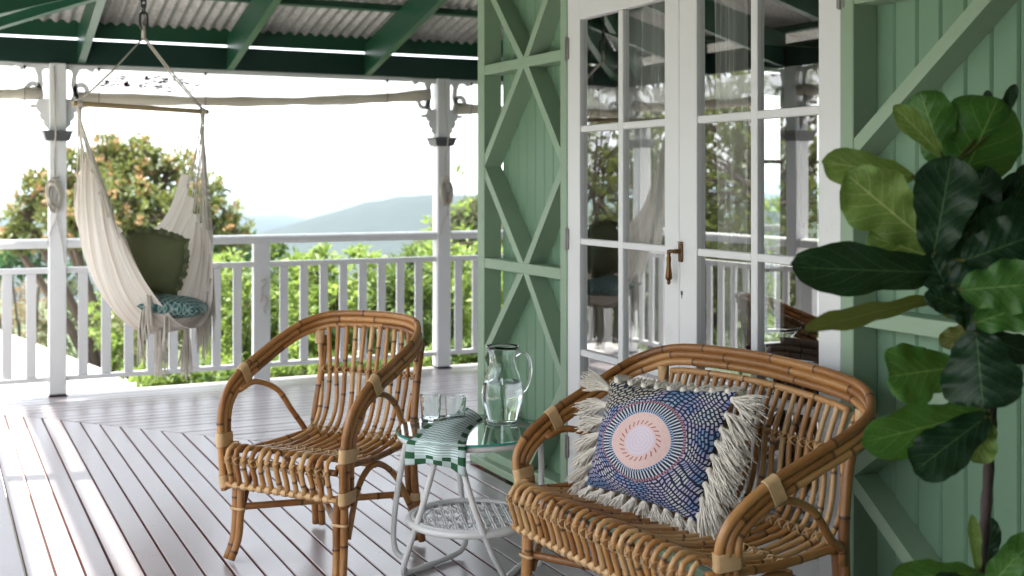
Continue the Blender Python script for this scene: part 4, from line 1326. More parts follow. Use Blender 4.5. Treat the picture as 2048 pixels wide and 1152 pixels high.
MAT['print'] = paint('peeling_red_print', (0.09, 0.012, 0.012), 0.6, 0.4, (0.02, 0.01, 0.01), 0.3)
def blind(u0, u1, label, axis='x', c=YR - 0.005, sag=0.07, seed=1, marks=False):
    rnd = random.Random(seed)
    W_ = (lambda u, d, z: Vector((u, c + d, z))) if axis == 'x' else (lambda u, d, z: Vector((c + d, u, z)))
    t = thing('rolled_blind', label, 'blind', W_((u0 + u1) / 2, 0, 2.0), 'rolled blinds under the roof beam')
    def zc(s):
        q = max(0.0, (s - 0.35) / 0.65)
        return 1.952 + 0.098 * q * q * (1.4 - 0.4 * q) * (sag / 0.075) - 0.003 * sin(s * 9)
    n = 44
    m = MB(); P = []; R_ = []
    for i in range(n + 1):
        s = i / n
        rr = 0.041 - 0.010 * sin(pi * s) + 0.004 * sin(s * 23 + seed) + 0.002 * sin(s * 61)
        P.append(W_(u0 + (u1 - u0) * s, 0.006 * sin(s * 13), zc(s))); R_.append(rr)
    m.tube(P, R_, 14, flat=0.9); m.build('roll', MAT['canvas'], t, smooth=60)
    m = MB()
    m.grid(lambda a, b: W_(u0 + (u1 - u0) * a, 0.012 * sin(a * 8) * (1 - b) + 0.004 * sin(a * 40) * b - 0.0, (zc(a) + 0.02) + (2.144 - zc(a) - 0.02) * b), 60, 5)
    m.build('film', MAT['film'], t, smooth=180)
    for s in (0.05, 0.33 if axis == 'x' else 0.5, 0.86):
        m = MB(); z0 = zc(s) - 0.046
        m.tube([W_(u0 + (u1 - u0) * s, -0.046, 2.15), W_(u0 + (u1 - u0) * s, -0.048, zc(s)), W_(u0 + (u1 - u0) * s, -0.02, z0), W_(u0 + (u1 - u0) * s, 0.03, z0 + 0.01)], 0.0022, 5)
        m.build('tie_strap', MAT['black_metal'], t)
        m = MB(); m.tube([W_(u0 + (u1 - u0) * s, -0.03, 2.135), W_(u0 + (u1 - u0) * s, -0.05, 2.14)], 0.009, 8); m.build('pulley', MAT['black_metal'], t, smooth=40)
    if marks:
        m = MB()
        for (x0, x1, y0, y1, k) in ((204, 262, 162, 172, 26), (276, 302, 166, 174, 12), (313, 342, 169, 178, 12), (233, 260, 150, 158, 7), (285, 300, 150, 160, 6), (302, 350, 152, 166, 18), (352, 378, 156, 170, 10), (378, 412, 163, 173, 8), (248, 256, 175, 179, 2), (333, 341, 181, 185, 2), (372, 386, 176, 186, 4)):
            for _ in range(k):
                px = rnd.uniform(x0, x1); py = rnd.uniform(y0, y1) + (px - 204) * 0.004
                dY = c - 0.020
                X = dY * math.tan(THETA + math.atan((px - 1024) / 2406)); d = X * sin(THETA) + dY * cos(THETA)
                Z = 1.4 + (363 - py) / 2406 * d
                w = rnd.uniform(0.008, 0.026); h = rnd.uniform(0.003, 0.009)
                K = 7; ph = rnd.random() * 6
                V = [Vector((X + w * cos(2 * pi * q / K + ph) * rnd.uniform(0.4, 1.1), dY, Z + h * sin(2 * pi * q / K + ph) * rnd.uniform(0.4, 1.2))) for q in range(K)]
                m.prism(V, (0, 0.0008, 0))
        m.build('peeling_print', MAT['print'], t, stuff=True)
    return t
blind(PX[0] + 0.13, PX[1] - 0.10, 'long rolled-up clear blind with peeling red print above the railing', sag=0.075, seed=4, marks=True)
blind(XL + 0.06, PX[0] - 0.09, 'short rolled-up blind left of the hanging chair post', sag=0.02, seed=6)
blind(PX[1] + 0.10, PX[2] - 0.1, 'rolled-up blind right of the second post, running behind the green wall', sag=0.06, seed=8)
blind(4.32, 6.24, 'rolled-up blind on the side of the verandah, mirrored in the right door leaf', 'y', XL + 0.005, 0.05, 9)
blind(6.36, 8.30, 'rolled-up blind next to the corner, mirrored in the left door leaf', 'y', XL + 0.005, 0.05, 10)

def cord(x, label, zc_, seed):
    rnd = random.Random(seed)
    t = thing('blind_cord', label, 'cord', (x, YR - 0.06, zc_), 'cords on the posts')
    y = YR - 0.062
    m = MB()
    m.tube(crom([(x - 0.004, y, 2.15), (x, y - 0.003, 1.95), (x + 0.003, YR - 0.108, 1.73), (x + 0.002, YR - 0.085, 1.66), (x - 0.002, y, 1.55), (x, y, zc_ + 0.09)], 5), 0.0038, 6)
    m.build('line', MAT['rope'], t, smooth=180)
    m = MB()
    for k in range(9):
        ox = rnd.uniform(-0.012, 0.012); rw = rnd.uniform(0.022, 0.048); rh = rnd.uniform(0.06, 0.105); oy = -0.003 - 0.0045 * k
        tilt = rnd.uniform(-0.25, 0.25)
        m.tube([(x + ox + rw * cos(a) + tilt * rh * sin(a) * 0.5, y + oy * 0.8 - 0.006 * sin(a * 2), zc_ - 0.01 + rh * sin(a) * (1 if sin(a) > 0 else 1.15)) for a in [2 * pi * j / 18 for j in range(18)]], 0.0042, 5, closed=True)
    m.tube([(x + 0.03 * cos(a), y - 0.012 - 0.030 * max(0, sin(a)), zc_ + 0.055 + 0.004 * a) for a in [2 * pi * j / 10 for j in range(21)]], 0.0042, 5)
    m.build('coil', MAT['rope'], t, smooth=180)
    m = MB()
    m.tube(crom([(x + 0.02, y - 0.02, zc_ - 0.07), (x + 0.008, y - 0.015, zc_ - 0.17), (x - 0.035, y - 0.004, zc_ - 0.27), (x - 0.04, y, zc_ - 0.33)], 6), 0.0036, 5)
    m.tube(crom([(x + 0.01, y - 0.02, zc_ - 0.09), (x + 0.02, y - 0.012, zc_ - 0.2), (x + 0.046, y - 0.006, zc_ - 0.33), (x + 0.062, y - 0.02, zc_ - 0.46)], 6), 0.0036, 5)
    m.build('tail', MAT['rope'], t, smooth=180)
cord(PX[0] - 0.022, 'coiled cream cord hanging on the post behind the hanging chair', 1.325, 1)
cord(PX[1] + 0.006, 'coiled cream cord hanging on the post left of the green wall', 1.335, 2)
cord(PX[2] - 0.01, 'coiled cord on the post seen through the right door leaf', 1.335, 3)
# small knotted rope on the middle board of the railing
m = MB(); kx = 2.10; ky = YR - 0.036
m.tube(crom([(kx - 0.012, ky, 0.70), (kx + 0.012, ky - 0.012, 0.715), (kx + 0.014, ky - 0.008, 0.675), (kx - 0.006, ky - 0.01, 0.66), (kx - 0.004, ky, 0.62), (kx - 0.012, ky - 0.006, 0.575), (kx - 0.02, ky - 0.003, 0.555)], 6), 0.0055, 6)
m.tube(crom([(kx - 0.002, ky, 0.60), (kx + 0.018, ky - 0.008, 0.585), (kx + 0.020, ky - 0.005, 0.545), (kx + 0.008, ky - 0.006, 0.515), (kx + 0.012, ky - 0.003, 0.48)], 6), 0.0055, 6)
tag(m.build('knotted_rope', MAT['rope'], None, smooth=180), 'short knotted white rope on the broad middle board of the railing', 'rope')

# ================================================================== hanging chair
HC0 = Vector((1.03, 6.73, 0)); hs = Vector((0.94, 0.35, 0)).normalized(); hq = Vector((0.35, -0.94, 0)).normalized()
SS = 0.75
def HP(s, q, z): return HC0 + hs * (s * SS + 0.035) + hq * q + Vector((0, 0, z))
ham = thing('hanging_chair', 'cream fringed hammock chair hanging from a chain under the verandah roof', 'hammock chair', HP(0, 0, 0.6))
def m_cloth():
    n = NT('hammock_cloth')
    uv = n.node('ShaderNodeSeparateXYZ', Vector=n.node('ShaderNodeTexCoord').outputs['UV'])
    w = n.math('FRACT', n.math('MULTIPLY', uv.outputs[1], 11.0))
    st = n.ramp(w, [(0.0, (0.70, 0.62, 0.52)), (0.12, (0.80, 0.75, 0.68)), (0.45, (0.72, 0.65, 0.565)), (0.55, (0.56, 0.47, 0.38)), (0.62, (0.78, 0.72, 0.64)), (1.0, (0.80, 0.76, 0.69))])
    fine = n.noise(n.node('ShaderNodeMapping', Vector=n.node('ShaderNodeTexCoord').outputs['UV'], Scale=(14, 160, 1)).outputs[0], 1.0, 3)
    c = n.mix(n.math('MULTIPLY', fine, 0.3), st, (0.50, 0.42, 0.34))
    p = n.principled(c, 0.9); t = n.node('ShaderNodeBsdfTranslucent', Color=c)
    mx = n.node('ShaderNodeMixShader'); n.put(mx.inputs[0], 0.28); n.put(mx.inputs[1], p.outputs[0]); n.put(mx.inputs[2], t.outputs[0])
    return n.finish(mx)
MAT['hcloth'] = m_cloth()
MAT['cotton'] = m_canvas('cream_cotton', (0.62, 0.56, 0.47), (0.78, 0.73, 0.65), 0.2)
MAT['bar_wood'] = paint('spreader_wood', (0.42, 0.30, 0.16), 0.5, 0.3)
curves = [
    (0.00, [(-.36, .20, 1.13), (-.30, .27, .96), (-.20, .345, .80), (-.05, .385, .665), (.10, .385, .635), (.24, .34, .72), (.36, .22, .95), (.42, .12, 1.13)]),
    (0.22, [(-.42, .11, 1.34), (-.40, .15, 1.08), (-.31, .21, .80), (-.12, .25, .635), (.08, .25, .615), (.26, .20, .70), (.39, .12, .95), (.43, .085, 1.13)]),
    (0.45, [(-.465, .02, 1.52), (-.46, .025, 1.22), (-.40, .04, .90), (-.20, .06, .64), (.06, .06, .60), (.27, .05, .69), (.41, .03, .95), (.445, .02, 1.15)]),
    (0.75, [(-.455, -.07, 1.46), (-.44, -.11, 1.22), (-.36, -.17, .98), (-.18, -.23, .80), (.05, -.24, .75), (.25, -.20, .84), (.38, -.13, 1.05), (.44, -.06, 1.24)]),
    (1.00, [(-.43, -.16, 1.38), (-.38, -.25, 1.22), (-.28, -.32, 1.12), (-.12, -.37, 1.05), (.06, -.36, 1.04), (.22, -.30, 1.10), (.33, -.22, 1.22), (.40, -.12, 1.46)]),
]
def ham_cloth():
    nu = 80
    lines = []
    for v, pts in curves:
        P = crom([Vector(p) for p in pts], 16)
        L = [0]
        for a, b in zip(P, P[1:]): L.append(L[-1] + (b - a).length)
        out = []; j = 0
        for i in range(nu + 1):
            s = L[-1] * i / nu
            while j < len(L) - 2 and L[j + 1] < s: j += 1
            out.append(P[j].lerp(P[j + 1], (s - L[j]) / max(1e-9, L[j + 1] - L[j])))
        lines.append(out)
    G = []
    for i in range(nu + 1):
        G.append(crom([l[i] for l in lines], 16))
    nv = len(G[0]) - 1
    V = []; U = []
    for i in range(nu + 1):
        for j in range(nv + 1):
            u = i / nu; v = j / nv
            e = abs(2 * u - 1) ** 1.5
            p = G[i][j]
            f = (0.016 * sin(v * 44 + 0.8 * sin(u * 7)) + 0.009 * sin(v * 95 + 2 * u)) * (0.18 + e)
            nrm = Vector((-(2 * u - 1), 0.3, 0.25)).normalized()
            V.append(HP(p.x, p.y, p.z) + (hs * nrm.x + hq * nrm.y * (1 - v) - hq * v * 0.5) * f); U.append((u, v))
    F = [(i * (nv + 1) + j, (i + 1) * (nv + 1) + j, (i + 1) * (nv + 1) + j + 1, i * (nv + 1) + j + 1) for i in range(nu) for j in range(nv)]
    m = MB(); m.add(V, F, 0, U)
    o = m.build('sling', MAT['hcloth'], ham, smooth=180)
    return V, nu, nv
hV, hnu, hnv = ham_cloth()
def hpt(u, v): return hV[int(round(u * hnu)) * (hnv + 1) + int(round(v * hnv))]
barz = 1.80
bl_, br_ = HP(-.52, 0, barz + 0.004), HP(.455, 0, barz - 0.006)
m = MB(); ext = (br_ - bl_).normalized() * 0.035
m.tube([bl_ - ext, br_ + ext], 0.0135, 12); m.build('spreader_bar', MAT['bar_wood'], ham, smooth=40)
top = HP(-0.03, 0, 2.185)
m = MB()
rnd = random.Random(77)
for e, gp in ((bl_, -1), (br_, 1)):
    for k in range(3):
        o = Vector((rnd.uniform(-.004, .004), rnd.uniform(-.004, .004), rnd.uniform(-.004, .004)))
        m.tube([top + o, (top + e) / 2 + o * 1.5 + Vector((0, 0, -0.004)), e + Vector((0, 0, 0.014)) + o], 0.0042, 6)
    for k in range(4):
        m.tube([e + hs * (0.006 * k - 0.009) + (hq * cos(a) + Vector((0, 0, 1)) * sin(a)) * 0.0165 for a in [2 * pi * j / 12 for j in range(12)]], 0.0042, 5, closed=True)
m.tube([top + (hs * cos(a) * 0.008 + hq * sin(a) * 0.008) + Vector((0, 0, 0.055 - 0.004 * a)) for a in [2 * pi * j / 10 for j in range(30)]], 0.0046, 5)
m.tube([top + Vector((0, 0, -0.02)), top + Vector((0, 0, 0.065))], [0.013, 0.009], 8)
m.build('suspension_rope', MAT['cotton'], ham, smooth=180)
m = MB()
for e, uu in ((bl_, 0.0), (br_, 1.0)):
    gat = e + Vector((0, 0, -0.075))
    m.tube([e + Vector((0, 0, -0.01)), gat], [0.014, 0.011], 8)
    for k in range(26):
        v = k / 25
        p = hpt(uu, v) + Vector((rnd.uniform(-.006, .006), rnd.uniform(-.006, .006), rnd.uniform(-0.03, 0.0)))
        o = Vector((rnd.uniform(-.008, .008), rnd.uniform(-.008, .008), rnd.uniform(-.03, .01)))
        mid = gat.lerp(p, 0.5) + Vector((rnd.uniform(-.006, .006), rnd.uniform(-.006, .006), 0))
        m.tube([gat + o, mid, p], [0.003, 0.0024, 0.0032], 5, caps=False)
m.build('string_fan', MAT['cotton'], ham, smooth=180, stuff=True)
m = MB()
for (u, v, ln, n_) in ((.27, .04, .20, 16), (.32, .12, .22, 14), (.38, .03, .17, 10), (.40, .25, .26, 14), (.47, .20, .25, 18), (.51, .30, .24, 16), (.55, .12, .26, 22), (.60, .2, .25, 18), (.66, .1, .25, 18), (.70, .2, .22, 12), (.75, .08, .28, 16), (.80, .04, .30, 16), (.85, .10, .30, 12), (.90, .05, .26, 8)):
    c = hpt(u, v)
    for k in range(n_):
        o = Vector((rnd.uniform(-.022, .022), rnd.uniform(-.022, .022), rnd.uniform(-.01, .004)))
        l = ln * rnd.uniform(0.72, 1.05)
        sw = Vector((rnd.uniform(-.012, .012), rnd.uniform(-.012, .012), 0))
        m.tube([c + o * 0.5, c + o * 0.8 + sw * 0.4 + Vector((0, 0, -l * 0.5)), c + o + sw + Vector((0, 0, -l))], [0.003, 0.0026, 0.0022], 4, caps=False)
m.build('fringe', MAT['cotton'], ham, smooth=180, stuff=True)
# chain up to the rafter
ch = thing('chain', 'dark steel chain holding the hanging chair to the roof', 'chain', top)
z = top.z + 0.055; k = 0
zc_end = 2.66
def link(c, dv, h, w, r):
    m = MB(); pts = []
    for j in range(20):
        a = 2 * pi * j / 20
        pts.append(c + dv * (w * cos(a)) + Vector((0, 0, (h - w) * (1 if sin(a) > 0 else -1) * (1 if abs(sin(a)) > 0.05 else 0) + w * sin(a))))
    m.tube(pts, r, 7, closed=True)
    m.build('link', MAT['black_metal'], ch, smooth=180)
link(top + Vector((0, 0, 0.085)), hs, 0.046, 0.022, 0.0062)
z = top.z + 0.128
dirs = [hq, (hs + hq).normalized()]
while z < 2.54:
    link(Vector((top.x, top.y, z + 0.018)), dirs[k % 2], 0.026, 0.0115, 0.0048)
    z += 0.036; k += 1
m = MB()                                  # timber the chain is hung from
boxo('hanger_timber', MAT['dark_green'], roof, 0.93, 1.85, top.y - 0.022, top.y + 0.022, zN(top.y) - 0.245, zN(top.y) - 0.05)
m = MB(); m.tube(crom([(top.x, top.y, zN(top.y) - 0.235), (top.x, top.y, 2.575), (top.x + 0.014, top.y, 2.556), (top.x, top.y, 2.540), (top.x - 0.012, top.y, 2.552)], 6), 0.004, 6)
m.build('hook', MAT['black_metal'], ch, smooth=180)

# ------------------------------------------------------------------ pillows
def pillow_mesh(c00, c10, c11, c01, T, n=28, pinch=0.06, p=2.4, wob=0.0, seed=0):
    rnd = random.Random(seed)
    c00, c10, c11, c01 = [Vector(q) for q in (c00, c10, c11, c01)]
    nrm = (c10 - c00).cross(c01 - c00).normalized()
    V = []; U = []; F = []
    ctr = (c00 + c10 + c11 + c01) / 4
    for side in (1, -1):
        for i in range(n + 1):
            for j in range(n + 1):
                u, v = i / n, j / n; x, y = 2 * u - 1, 2 * v - 1
                b = (c00 * (1 - u) + c10 * u) * (1 - v) + (c01 * (1 - u) + c11 * u) * v
                k = pinch * ((1 - x * x) * y * y + (1 - y * y) * x * x)
                b = b + (ctr - b) * k
                h = max(0, (1 - abs(x) ** p) * (1 - abs(y) ** p)) ** 0.55
                w = wob * (sin(x * 5 + y * 3 + seed) * sin(y * 4.2 - x * 2)) * h
                V.append(b + nrm * (side * T * h + w)); U.append((u, v))
    M = n + 1
    for s in (0, 1):
        o = s * M * M
        for i in range(n):
            for j in range(n):
                q = (o + i * M + j, o + (i + 1) * M + j, o + (i + 1) * M + j + 1, o + i * M + j + 1)
                F.append(q if s == 0 else q[::-1])
    return V, F, U, nrm
def m_olive():
    n = NT('olive_linen'); geo = n.node('ShaderNodeNewGeometry').outputs['Position']
    f = n.noise(geo, 260, 2); b = n.noise(geo, 14, 3)
    c = n.mix(b, (0.105, 0.118, 0.055), (0.15, 0.165, 0.082))
    return n.finish(n.principled(c, 0.92, n.bump(f, 0.2, 0.002)))
MAT['olive'] = m_olive()
def m_teal():
    n = NT('teal_leaf_print'); uv = n.node('ShaderNodeTexCoord').outputs['UV']
    mp = n.node('ShaderNodeMapping', Vector=uv, Scale=(1.1, 0.9, 1), Rotation=(0, 0, 0.6)).outputs[0]
    w = n.node('ShaderNodeTexWave', Vector=mp, Scale=1.6, Distortion=7.0, Detail=3.0).outputs['Fac']
    w2 = n.node('ShaderNodeTexWave', Vector=mp, Scale=5.0, Distortion=9.0, Detail=2.0, bands_direction='Y').outputs['Fac']
    c = n.ramp(w, [(0.0, (0.012, 0.045, 0.045)), (0.32, (0.035, 0.16, 0.135)), (0.5, (0.30, 0.36, 0.33)), (0.68, (0.10, 0.21, 0.20)), (1.0, (0.02, 0.07, 0.075))])
    c = n.mix(n.math('MULTIPLY', n.math('GREATER_THAN', w2, 0.72), 0.6), c, (0.33, 0.40, 0.36))
    return n.finish(n.principled(c, 0.8))
MAT['teal'] = m_teal()
def seat_pillow():
    c = Vector((.06, .00, .965))
    def L(s, q, z): return HC0 + hs * s + hq * q + Vector((0, 0, z))
    ex = Vector((0.93, -0.36, -0.16)).normalized()
    ey = Vector((-0.06, 0.25, 0.95)).normalized(); ey = (ey - ex * ey.dot(ex)).normalized()
    o = L(.035, .055, .960); h = 0.165
    V, F, U, nrm = pillow_mesh(o - ex * h - ey * h, o + ex * h - ey * h, o + ex * h + ey * h, o - ex * h + ey * h, 0.062, 24, 0.02, 2.0)
    # round the corners off
    V2 = []
    for p in V:
        d = p - o; a, b = d.dot(ex) / h, d.dot(ey) / h
        rr = sqrt(a * a + b * b); m_ = max(abs(a), abs(b))
        k = (m_ / rr * 0.45 + 0.55) * 1.0 if rr > 1e-6 else 1
        k = 1 - (1 - k) * 1.0
        V2.append(o + ex * (a * h * k) + ey * (b * h * k) + nrm * d.dot(nrm))
    t = thing('round_pillow', 'olive green pillow with a ruffled edge sitting upright in the hanging chair', 'pillow', o - ey * h)
    m = MB(); m.add(V2, F, 0, U); m.build('cover', MAT['olive'], t, smooth=180)
    m = MB(); K = 320; V = []; F = []
    for k in range(K):
        a = 2 * pi * k / K
        ca, sa = cos(a), sin(a)
        m_ = max(abs(ca), abs(sa)); base = h * (1 / m_) * (m_ * 0.45 + 0.55) * 0.97
        wv = 0.011 * sin(k * 0.42) + 0.008 * sin(k * 0.27 + 1)
        dirv = ex * ca + ey * sa
        V += [o + dirv * (base - 0.012), o + dirv * (base + 0.014) + nrm * wv * 0.7, o + dirv * (base + 0.030 + 0.004 * sin(k * 0.35 + 0.7) + 0.003 * sin(k * 0.83)) + nrm * wv * 1.6]
    for k in range(K):
        j = (k + 1) % K
        F += [(3 * k, 3 * j, 3 * j + 1, 3 * k + 1), (3 * k + 1, 3 * j + 1, 3 * j + 2, 3 * k + 2)]
    m.add(V, F); m.build('ruffle', MAT['olive'], t, smooth=180)
    # flat teal pillow on the seat
    o = L(.035, .275, .742); ex = (hs * 0.80 + hq * 0.60).normalized(); ex = Vector((ex.x, ex.y, -0.10)).normalized()
    ey = (-hs * 0.60 + hq * 0.80); ey = Vector((ey.x, ey.y, 0.0)) * -1; ey = (ey - ex * ey.dot(ex)).normalized()
    V, F, U, nrm = pillow_mesh(o - ex * .175 - ey * .15, o + ex * .175 - ey * .15, o + ex * .175 + ey * .15, o - ex * .175 + ey * .15, 0.058, 24, 0.05, 2.2, 0.006, 3)
    m = MB(); m.add(V, F, 0, U)
    tag(m.build('seat_pillow', MAT['teal'], None, smooth=180), 'teal leaf-print pillow lying flat on the seat of the hanging chair', 'pillow')
seat_pillow()

# ================================================================== tasselled cushion on the loveseat
def m_cushion():
    n = NT('dotted_cushion_print')
    uv = n.node('ShaderNodeSeparateXYZ', Vector=n.node('ShaderNodeTexCoord').outputs['UV'])
    nz = n.noise(n.node('ShaderNodeTexCoord').outputs['UV'], 3.2, 2, 0.5, 'Color')
    ns = n.node('ShaderNodeSeparateColor', Color=nz)
    x = n.math('SUBTRACT', uv.outputs[0], 0.50); y = n.math('SUBTRACT', uv.outputs[1], 0.55)
    xw = n.math('ADD', x, n.math('MULTIPLY', n.math('SUBTRACT', ns.outputs[0], 0.5), 0.16))
    yw = n.math('ADD', y, n.math('MULTIPLY', n.math('SUBTRACT', ns.outputs[1], 0.5), 0.16))
    r0 = n.math('SQRT', n.math('ADD', n.math('MULTIPLY', x, x), n.math('MULTIPLY', y, y)))
    rw = n.math('SQRT', n.math('ADD', n.math('MULTIPLY', xw, xw), n.math('MULTIPLY', yw, yw)))
    th0 = n.math('DIVIDE', n.math('ARCTAN2', y, x), 2 * pi)
    thw = n.math('DIVIDE', n.math('ARCTAN2', yw, xw), 2 * pi)
    def cells(r, th, N, k, off=0.0):
        rn = n.math('MULTIPLY', r, N); i = n.math('FLOOR', rn); fr = n.math('FRACT', rn)
        cnt = n.math('ROUND', n.math('MULTIPLY', i, k))
        a = n.math('FRACT', n.math('ADD', n.math('MULTIPLY', th, cnt), n.math('MULTIPLY', i, 0.37)))
        inr = n.math('LESS_THAN', n.math('ABSOLUTE', n.math('SUBTRACT', fr, 0.5)), 0.28)
        ina = n.math('LESS_THAN', n.math('ABSOLUTE', n.math('SUBTRACT', a, 0.5)), 0.34)
        return n.math('MULTIPLY', inr, ina), i
    navy = (0.010, 0.016, 0.045)
    mask, idx = cells(rw, thw, 44.0, 3.3)
    big = n.noise(n.node('ShaderNodeTexCoord').outputs['UV'], 4.0, 3, 0.6)
    dash = n.ramp(big, [(0.24, (0.42, 0.55, 0.66)), (0.42, (0.16, 0.28, 0.52)), (0.50, (0.45, 0.40, 0.58)), (0.58, (0.58, 0.60, 0.56)), (0.75, (0.24, 0.32, 0.55))])
    c = n.mix(mask, navy, dash)
    # top-left patch in straw tones
    tl = n.math('MULTIPLY', n.math('GREATER_THAN', n.math('SUBTRACT', uv.outputs[1], n.math('MULTIPLY', uv.outputs[0], 0.6)), 0.70), mask)
    c = n.mix(n.math('MULTIPLY', tl, 0.85), c, (0.52, 0.47, 0.30))
    # tick rings
    def ring(c, r_in, r_out, cnt, duty, fg, bg):
        inn = n.math('MULTIPLY', n.math('GREATER_THAN', r0, r_in), n.math('LESS_THAN', r0, r_out))
        a = n.math('LESS_THAN', n.math('FRACT', n.math('MULTIPLY', th0, cnt)), duty)
        return n.mix(inn, c, n.mix(a, bg, fg))
    c = ring(c, 0.322, 0.342, 100.0, 0.6, (0.45, 0.22, 0.25), navy)
    c = ring(c, 0.258, 0.322, 70.0, 0.40, (0.60, 0.66, 0.70), navy)
    c = ring(c, 0.238, 0.258, 80.0, 0.55, (0.35, 0.48, 0.68), navy)
    c = n.mix(n.math('LESS_THAN', r0, 0.238), c, n.mix(n.noise(n.node('ShaderNodeTexCoord').outputs['UV'], 40, 2), (0.66, 0.44, 0.40), (0.75, 0.57, 0.53)))
    inn = n.math('MULTIPLY', n.math('GREATER_THAN', r0, 0.135), n.math('LESS_THAN', r0, 0.170))
    sw = n.math('ADD', n.math('MULTIPLY', th0, 24.0), n.math('MULTIPLY', r0, 16.0))
    c = n.mix(n.math('MULTIPLY', inn, n.math('LESS_THAN', n.math('FRACT', sw), 0.25)), c, (0.36, 0.09, 0.08))
    c = n.mix(n.math('LESS_THAN', r0, 0.125), c, n.mix(n.math('FRACT', n.math('MULTIPLY', r0, 36.0)), (0.62, 0.52, 0.60), (0.71, 0.63, 0.68)))
    f = n.noise(n.node('ShaderNodeMapping', Vector=n.node('ShaderNodeTexCoord').outputs['UV'], Scale=(180, 180, 1)).outputs[0], 1.0, 1)
    return n.finish(n.principled(c, 0.88, n.bump(n.math('ADD', n.math('MULTIPLY', mask, 0.7), f), 0.25, 0.002)))
MAT['cushion'] = m_cushion()
MAT['tassel'] = m_wrap('tassel_yarn', (0.72, 0.65, 0.53), (0.88, 0.83, 0.74))
def big_cushion():
    BL = SW(-.340, .150, .430); BR = SW(.124, .231, .415); TR = SW(.165, .340, .790); TL = SW(-.262, .190, .775)
    V, F, U, nrm = pillow_mesh(BL, BR, TR, TL, 0.075, 40, 0.07, 2.2, 0.010, 5)
    t = thing('tasselled_cushion', 'square cushion with pink disc and navy dotted print, edged with cream tassels', 'cushion', (BL + BR) / 2)
    m = MB(); m.add(V, F, 0, U); m.build('cover', MAT['cushion'], t, smooth=180)
    ctr = (BL + BR + TR + TL) / 4
    rnd = random.Random(31)
    front = nrm if nrm.dot(CAM - ctr) > 0 else -nrm
    for (A, B, n_, ln, g_) in ((TL, BL, 7, 0.095, -0.6), (BL, BR, 10, 0.052, -0.1), (BR, TR, 9, 0.115, -0.75), (TR, TL, 9, 0.045, 9.0)):
        for k in range(n_):
            s = (k + 0.5) / n_
            p = A.lerp(B, s); p = p + (ctr - p) * (0.07 * 4 * s * (1 - s))
            out = (p - ctr); out = (out - nrm * out.dot(nrm)).normalized()
            e = (B - A).normalized()
            if g_ > 5: base = (out * 0.35 - front * 0.9).normalized()
            else: base = (out + Vector((0, 0, g_)) + e * rnd.uniform(-0.25, 0.25) + front * 0.25).normalized()
            m = MB()
            for q in range(96):
                a = rnd.uniform(0, 2 * pi); rr = sqrt(rnd.random()) 
                sd = (e * cos(a) + front * sin(a)) * rr
                l = ln * rnd.uniform(0.75, 1.1)
                p0 = p + sd * 0.006; d = (base + sd * 0.22).normalized()
                crl = rvec(rnd) * 0.010
                m.tube([p0, p0 + d * l * 0.35 + sd * 0.006, p0 + d * l * 0.7 + sd * 0.006 + crl + Vector((0, 0, -0.004)), p0 + d * l + crl * 1.8 + Vector((0, 0, -0.010))], [0.0019, 0.0021, 0.0019, 0.0012], 4, caps=False)
            knob = MB()
            m.lathe([(0.0, -0.011), (0.008, -0.008), (0.0115, 0), (0.008, 0.008), (0.0, 0.011)], p + base * 0.004, 10)
            m.build('tassel', MAT['tassel'], t, smooth=180)
big_cushion()

# ================================================================== fiddle-leaf fig
def m_fig(name, c_dark, c_light, vein, trans, rough):
    n = NT(name)
    uv = n.node('ShaderNodeSeparateXYZ', Vector=n.node('ShaderNodeTexCoord').outputs['UV'])
    u, v = uv.outputs[0], uv.outputs[1]
    av = n.math('ABSOLUTE', n.math('SUBTRACT', v, 0.5))
    geo = n.node('ShaderNodeNewGeometry').outputs['Position']
    mott = n.noise(geo, 16, 5, 0.6)
    c = n.mix(mott, c_dark, c_light)
    rib = n.math('LESS_THAN', av, n.math('SUBTRACT', 0.020, n.math('MULTIPLY', u, 0.012)))
    fr = n.math('FRACT', n.math('SUBTRACT', n.math('MULTIPLY', u, 6.5), n.math('MULTIPLY', av, 4.2)))
    side = n.math('LESS_THAN', n.math('ABSOLUTE', n.math('SUBTRACT', fr, 0.5)), n.math('SUBTRACT', 0.040, n.math('MULTIPLY', av, 0.055)))
    fine = n.node('ShaderNodeTexVoronoi', Vector=geo, Scale=85.0, feature='DISTANCE_TO_EDGE').outputs['Distance']
    c = n.mix(n.math('MULTIPLY', n.math('LESS_THAN', fine, 0.06), 0.18), c, vein)
    blem = n.ramp(n.noise(geo, 9, 5, 0.7), [(0.70, (0, 0, 0)), (0.74, (1, 1, 1))])
    c = n.mix(n.math('MULTIPLY', blem, 0.6), c, (0.16, 0.09, 0.035))
    c = n.mix(n.math('MULTIPLY', side, 0.8), c, vein)
    c = n.mix(n.math('MULTIPLY', rib, 0.9), c, tuple(k * 1.15 for k in vein))
    h = n.math('ADD', n.math('MULTIPLY', n.math('ABSOLUTE', n.math('SUBTRACT', fr, 0.5)), 1.0), n.math('MULTIPLY', mott, 0.5))
    p = n.principled(c, rough, n.bump(h, 0.30, 0.008))
    p.inputs['Specular IOR Level'].default_value = 0.32
    t = n.node('ShaderNodeBsdfTranslucent', Color=n.mix(0.5, c, (0.20, 0.30, 0.03)))
    mx = n.node('ShaderNodeMixShader'); n.put(mx.inputs[0], trans); n.put(mx.inputs[1], p.outputs[0]); n.put(mx.inputs[2], t.outputs[0])
    return n.finish(mx)
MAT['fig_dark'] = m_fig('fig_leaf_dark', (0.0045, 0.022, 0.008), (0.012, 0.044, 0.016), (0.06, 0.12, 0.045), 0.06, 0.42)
MAT['fig_mid'] = m_fig('fig_leaf_mid', (0.034, 0.125, 0.020), (0.072, 0.205, 0.036), (0.19, 0.32, 0.08), 0.25, 0.36)
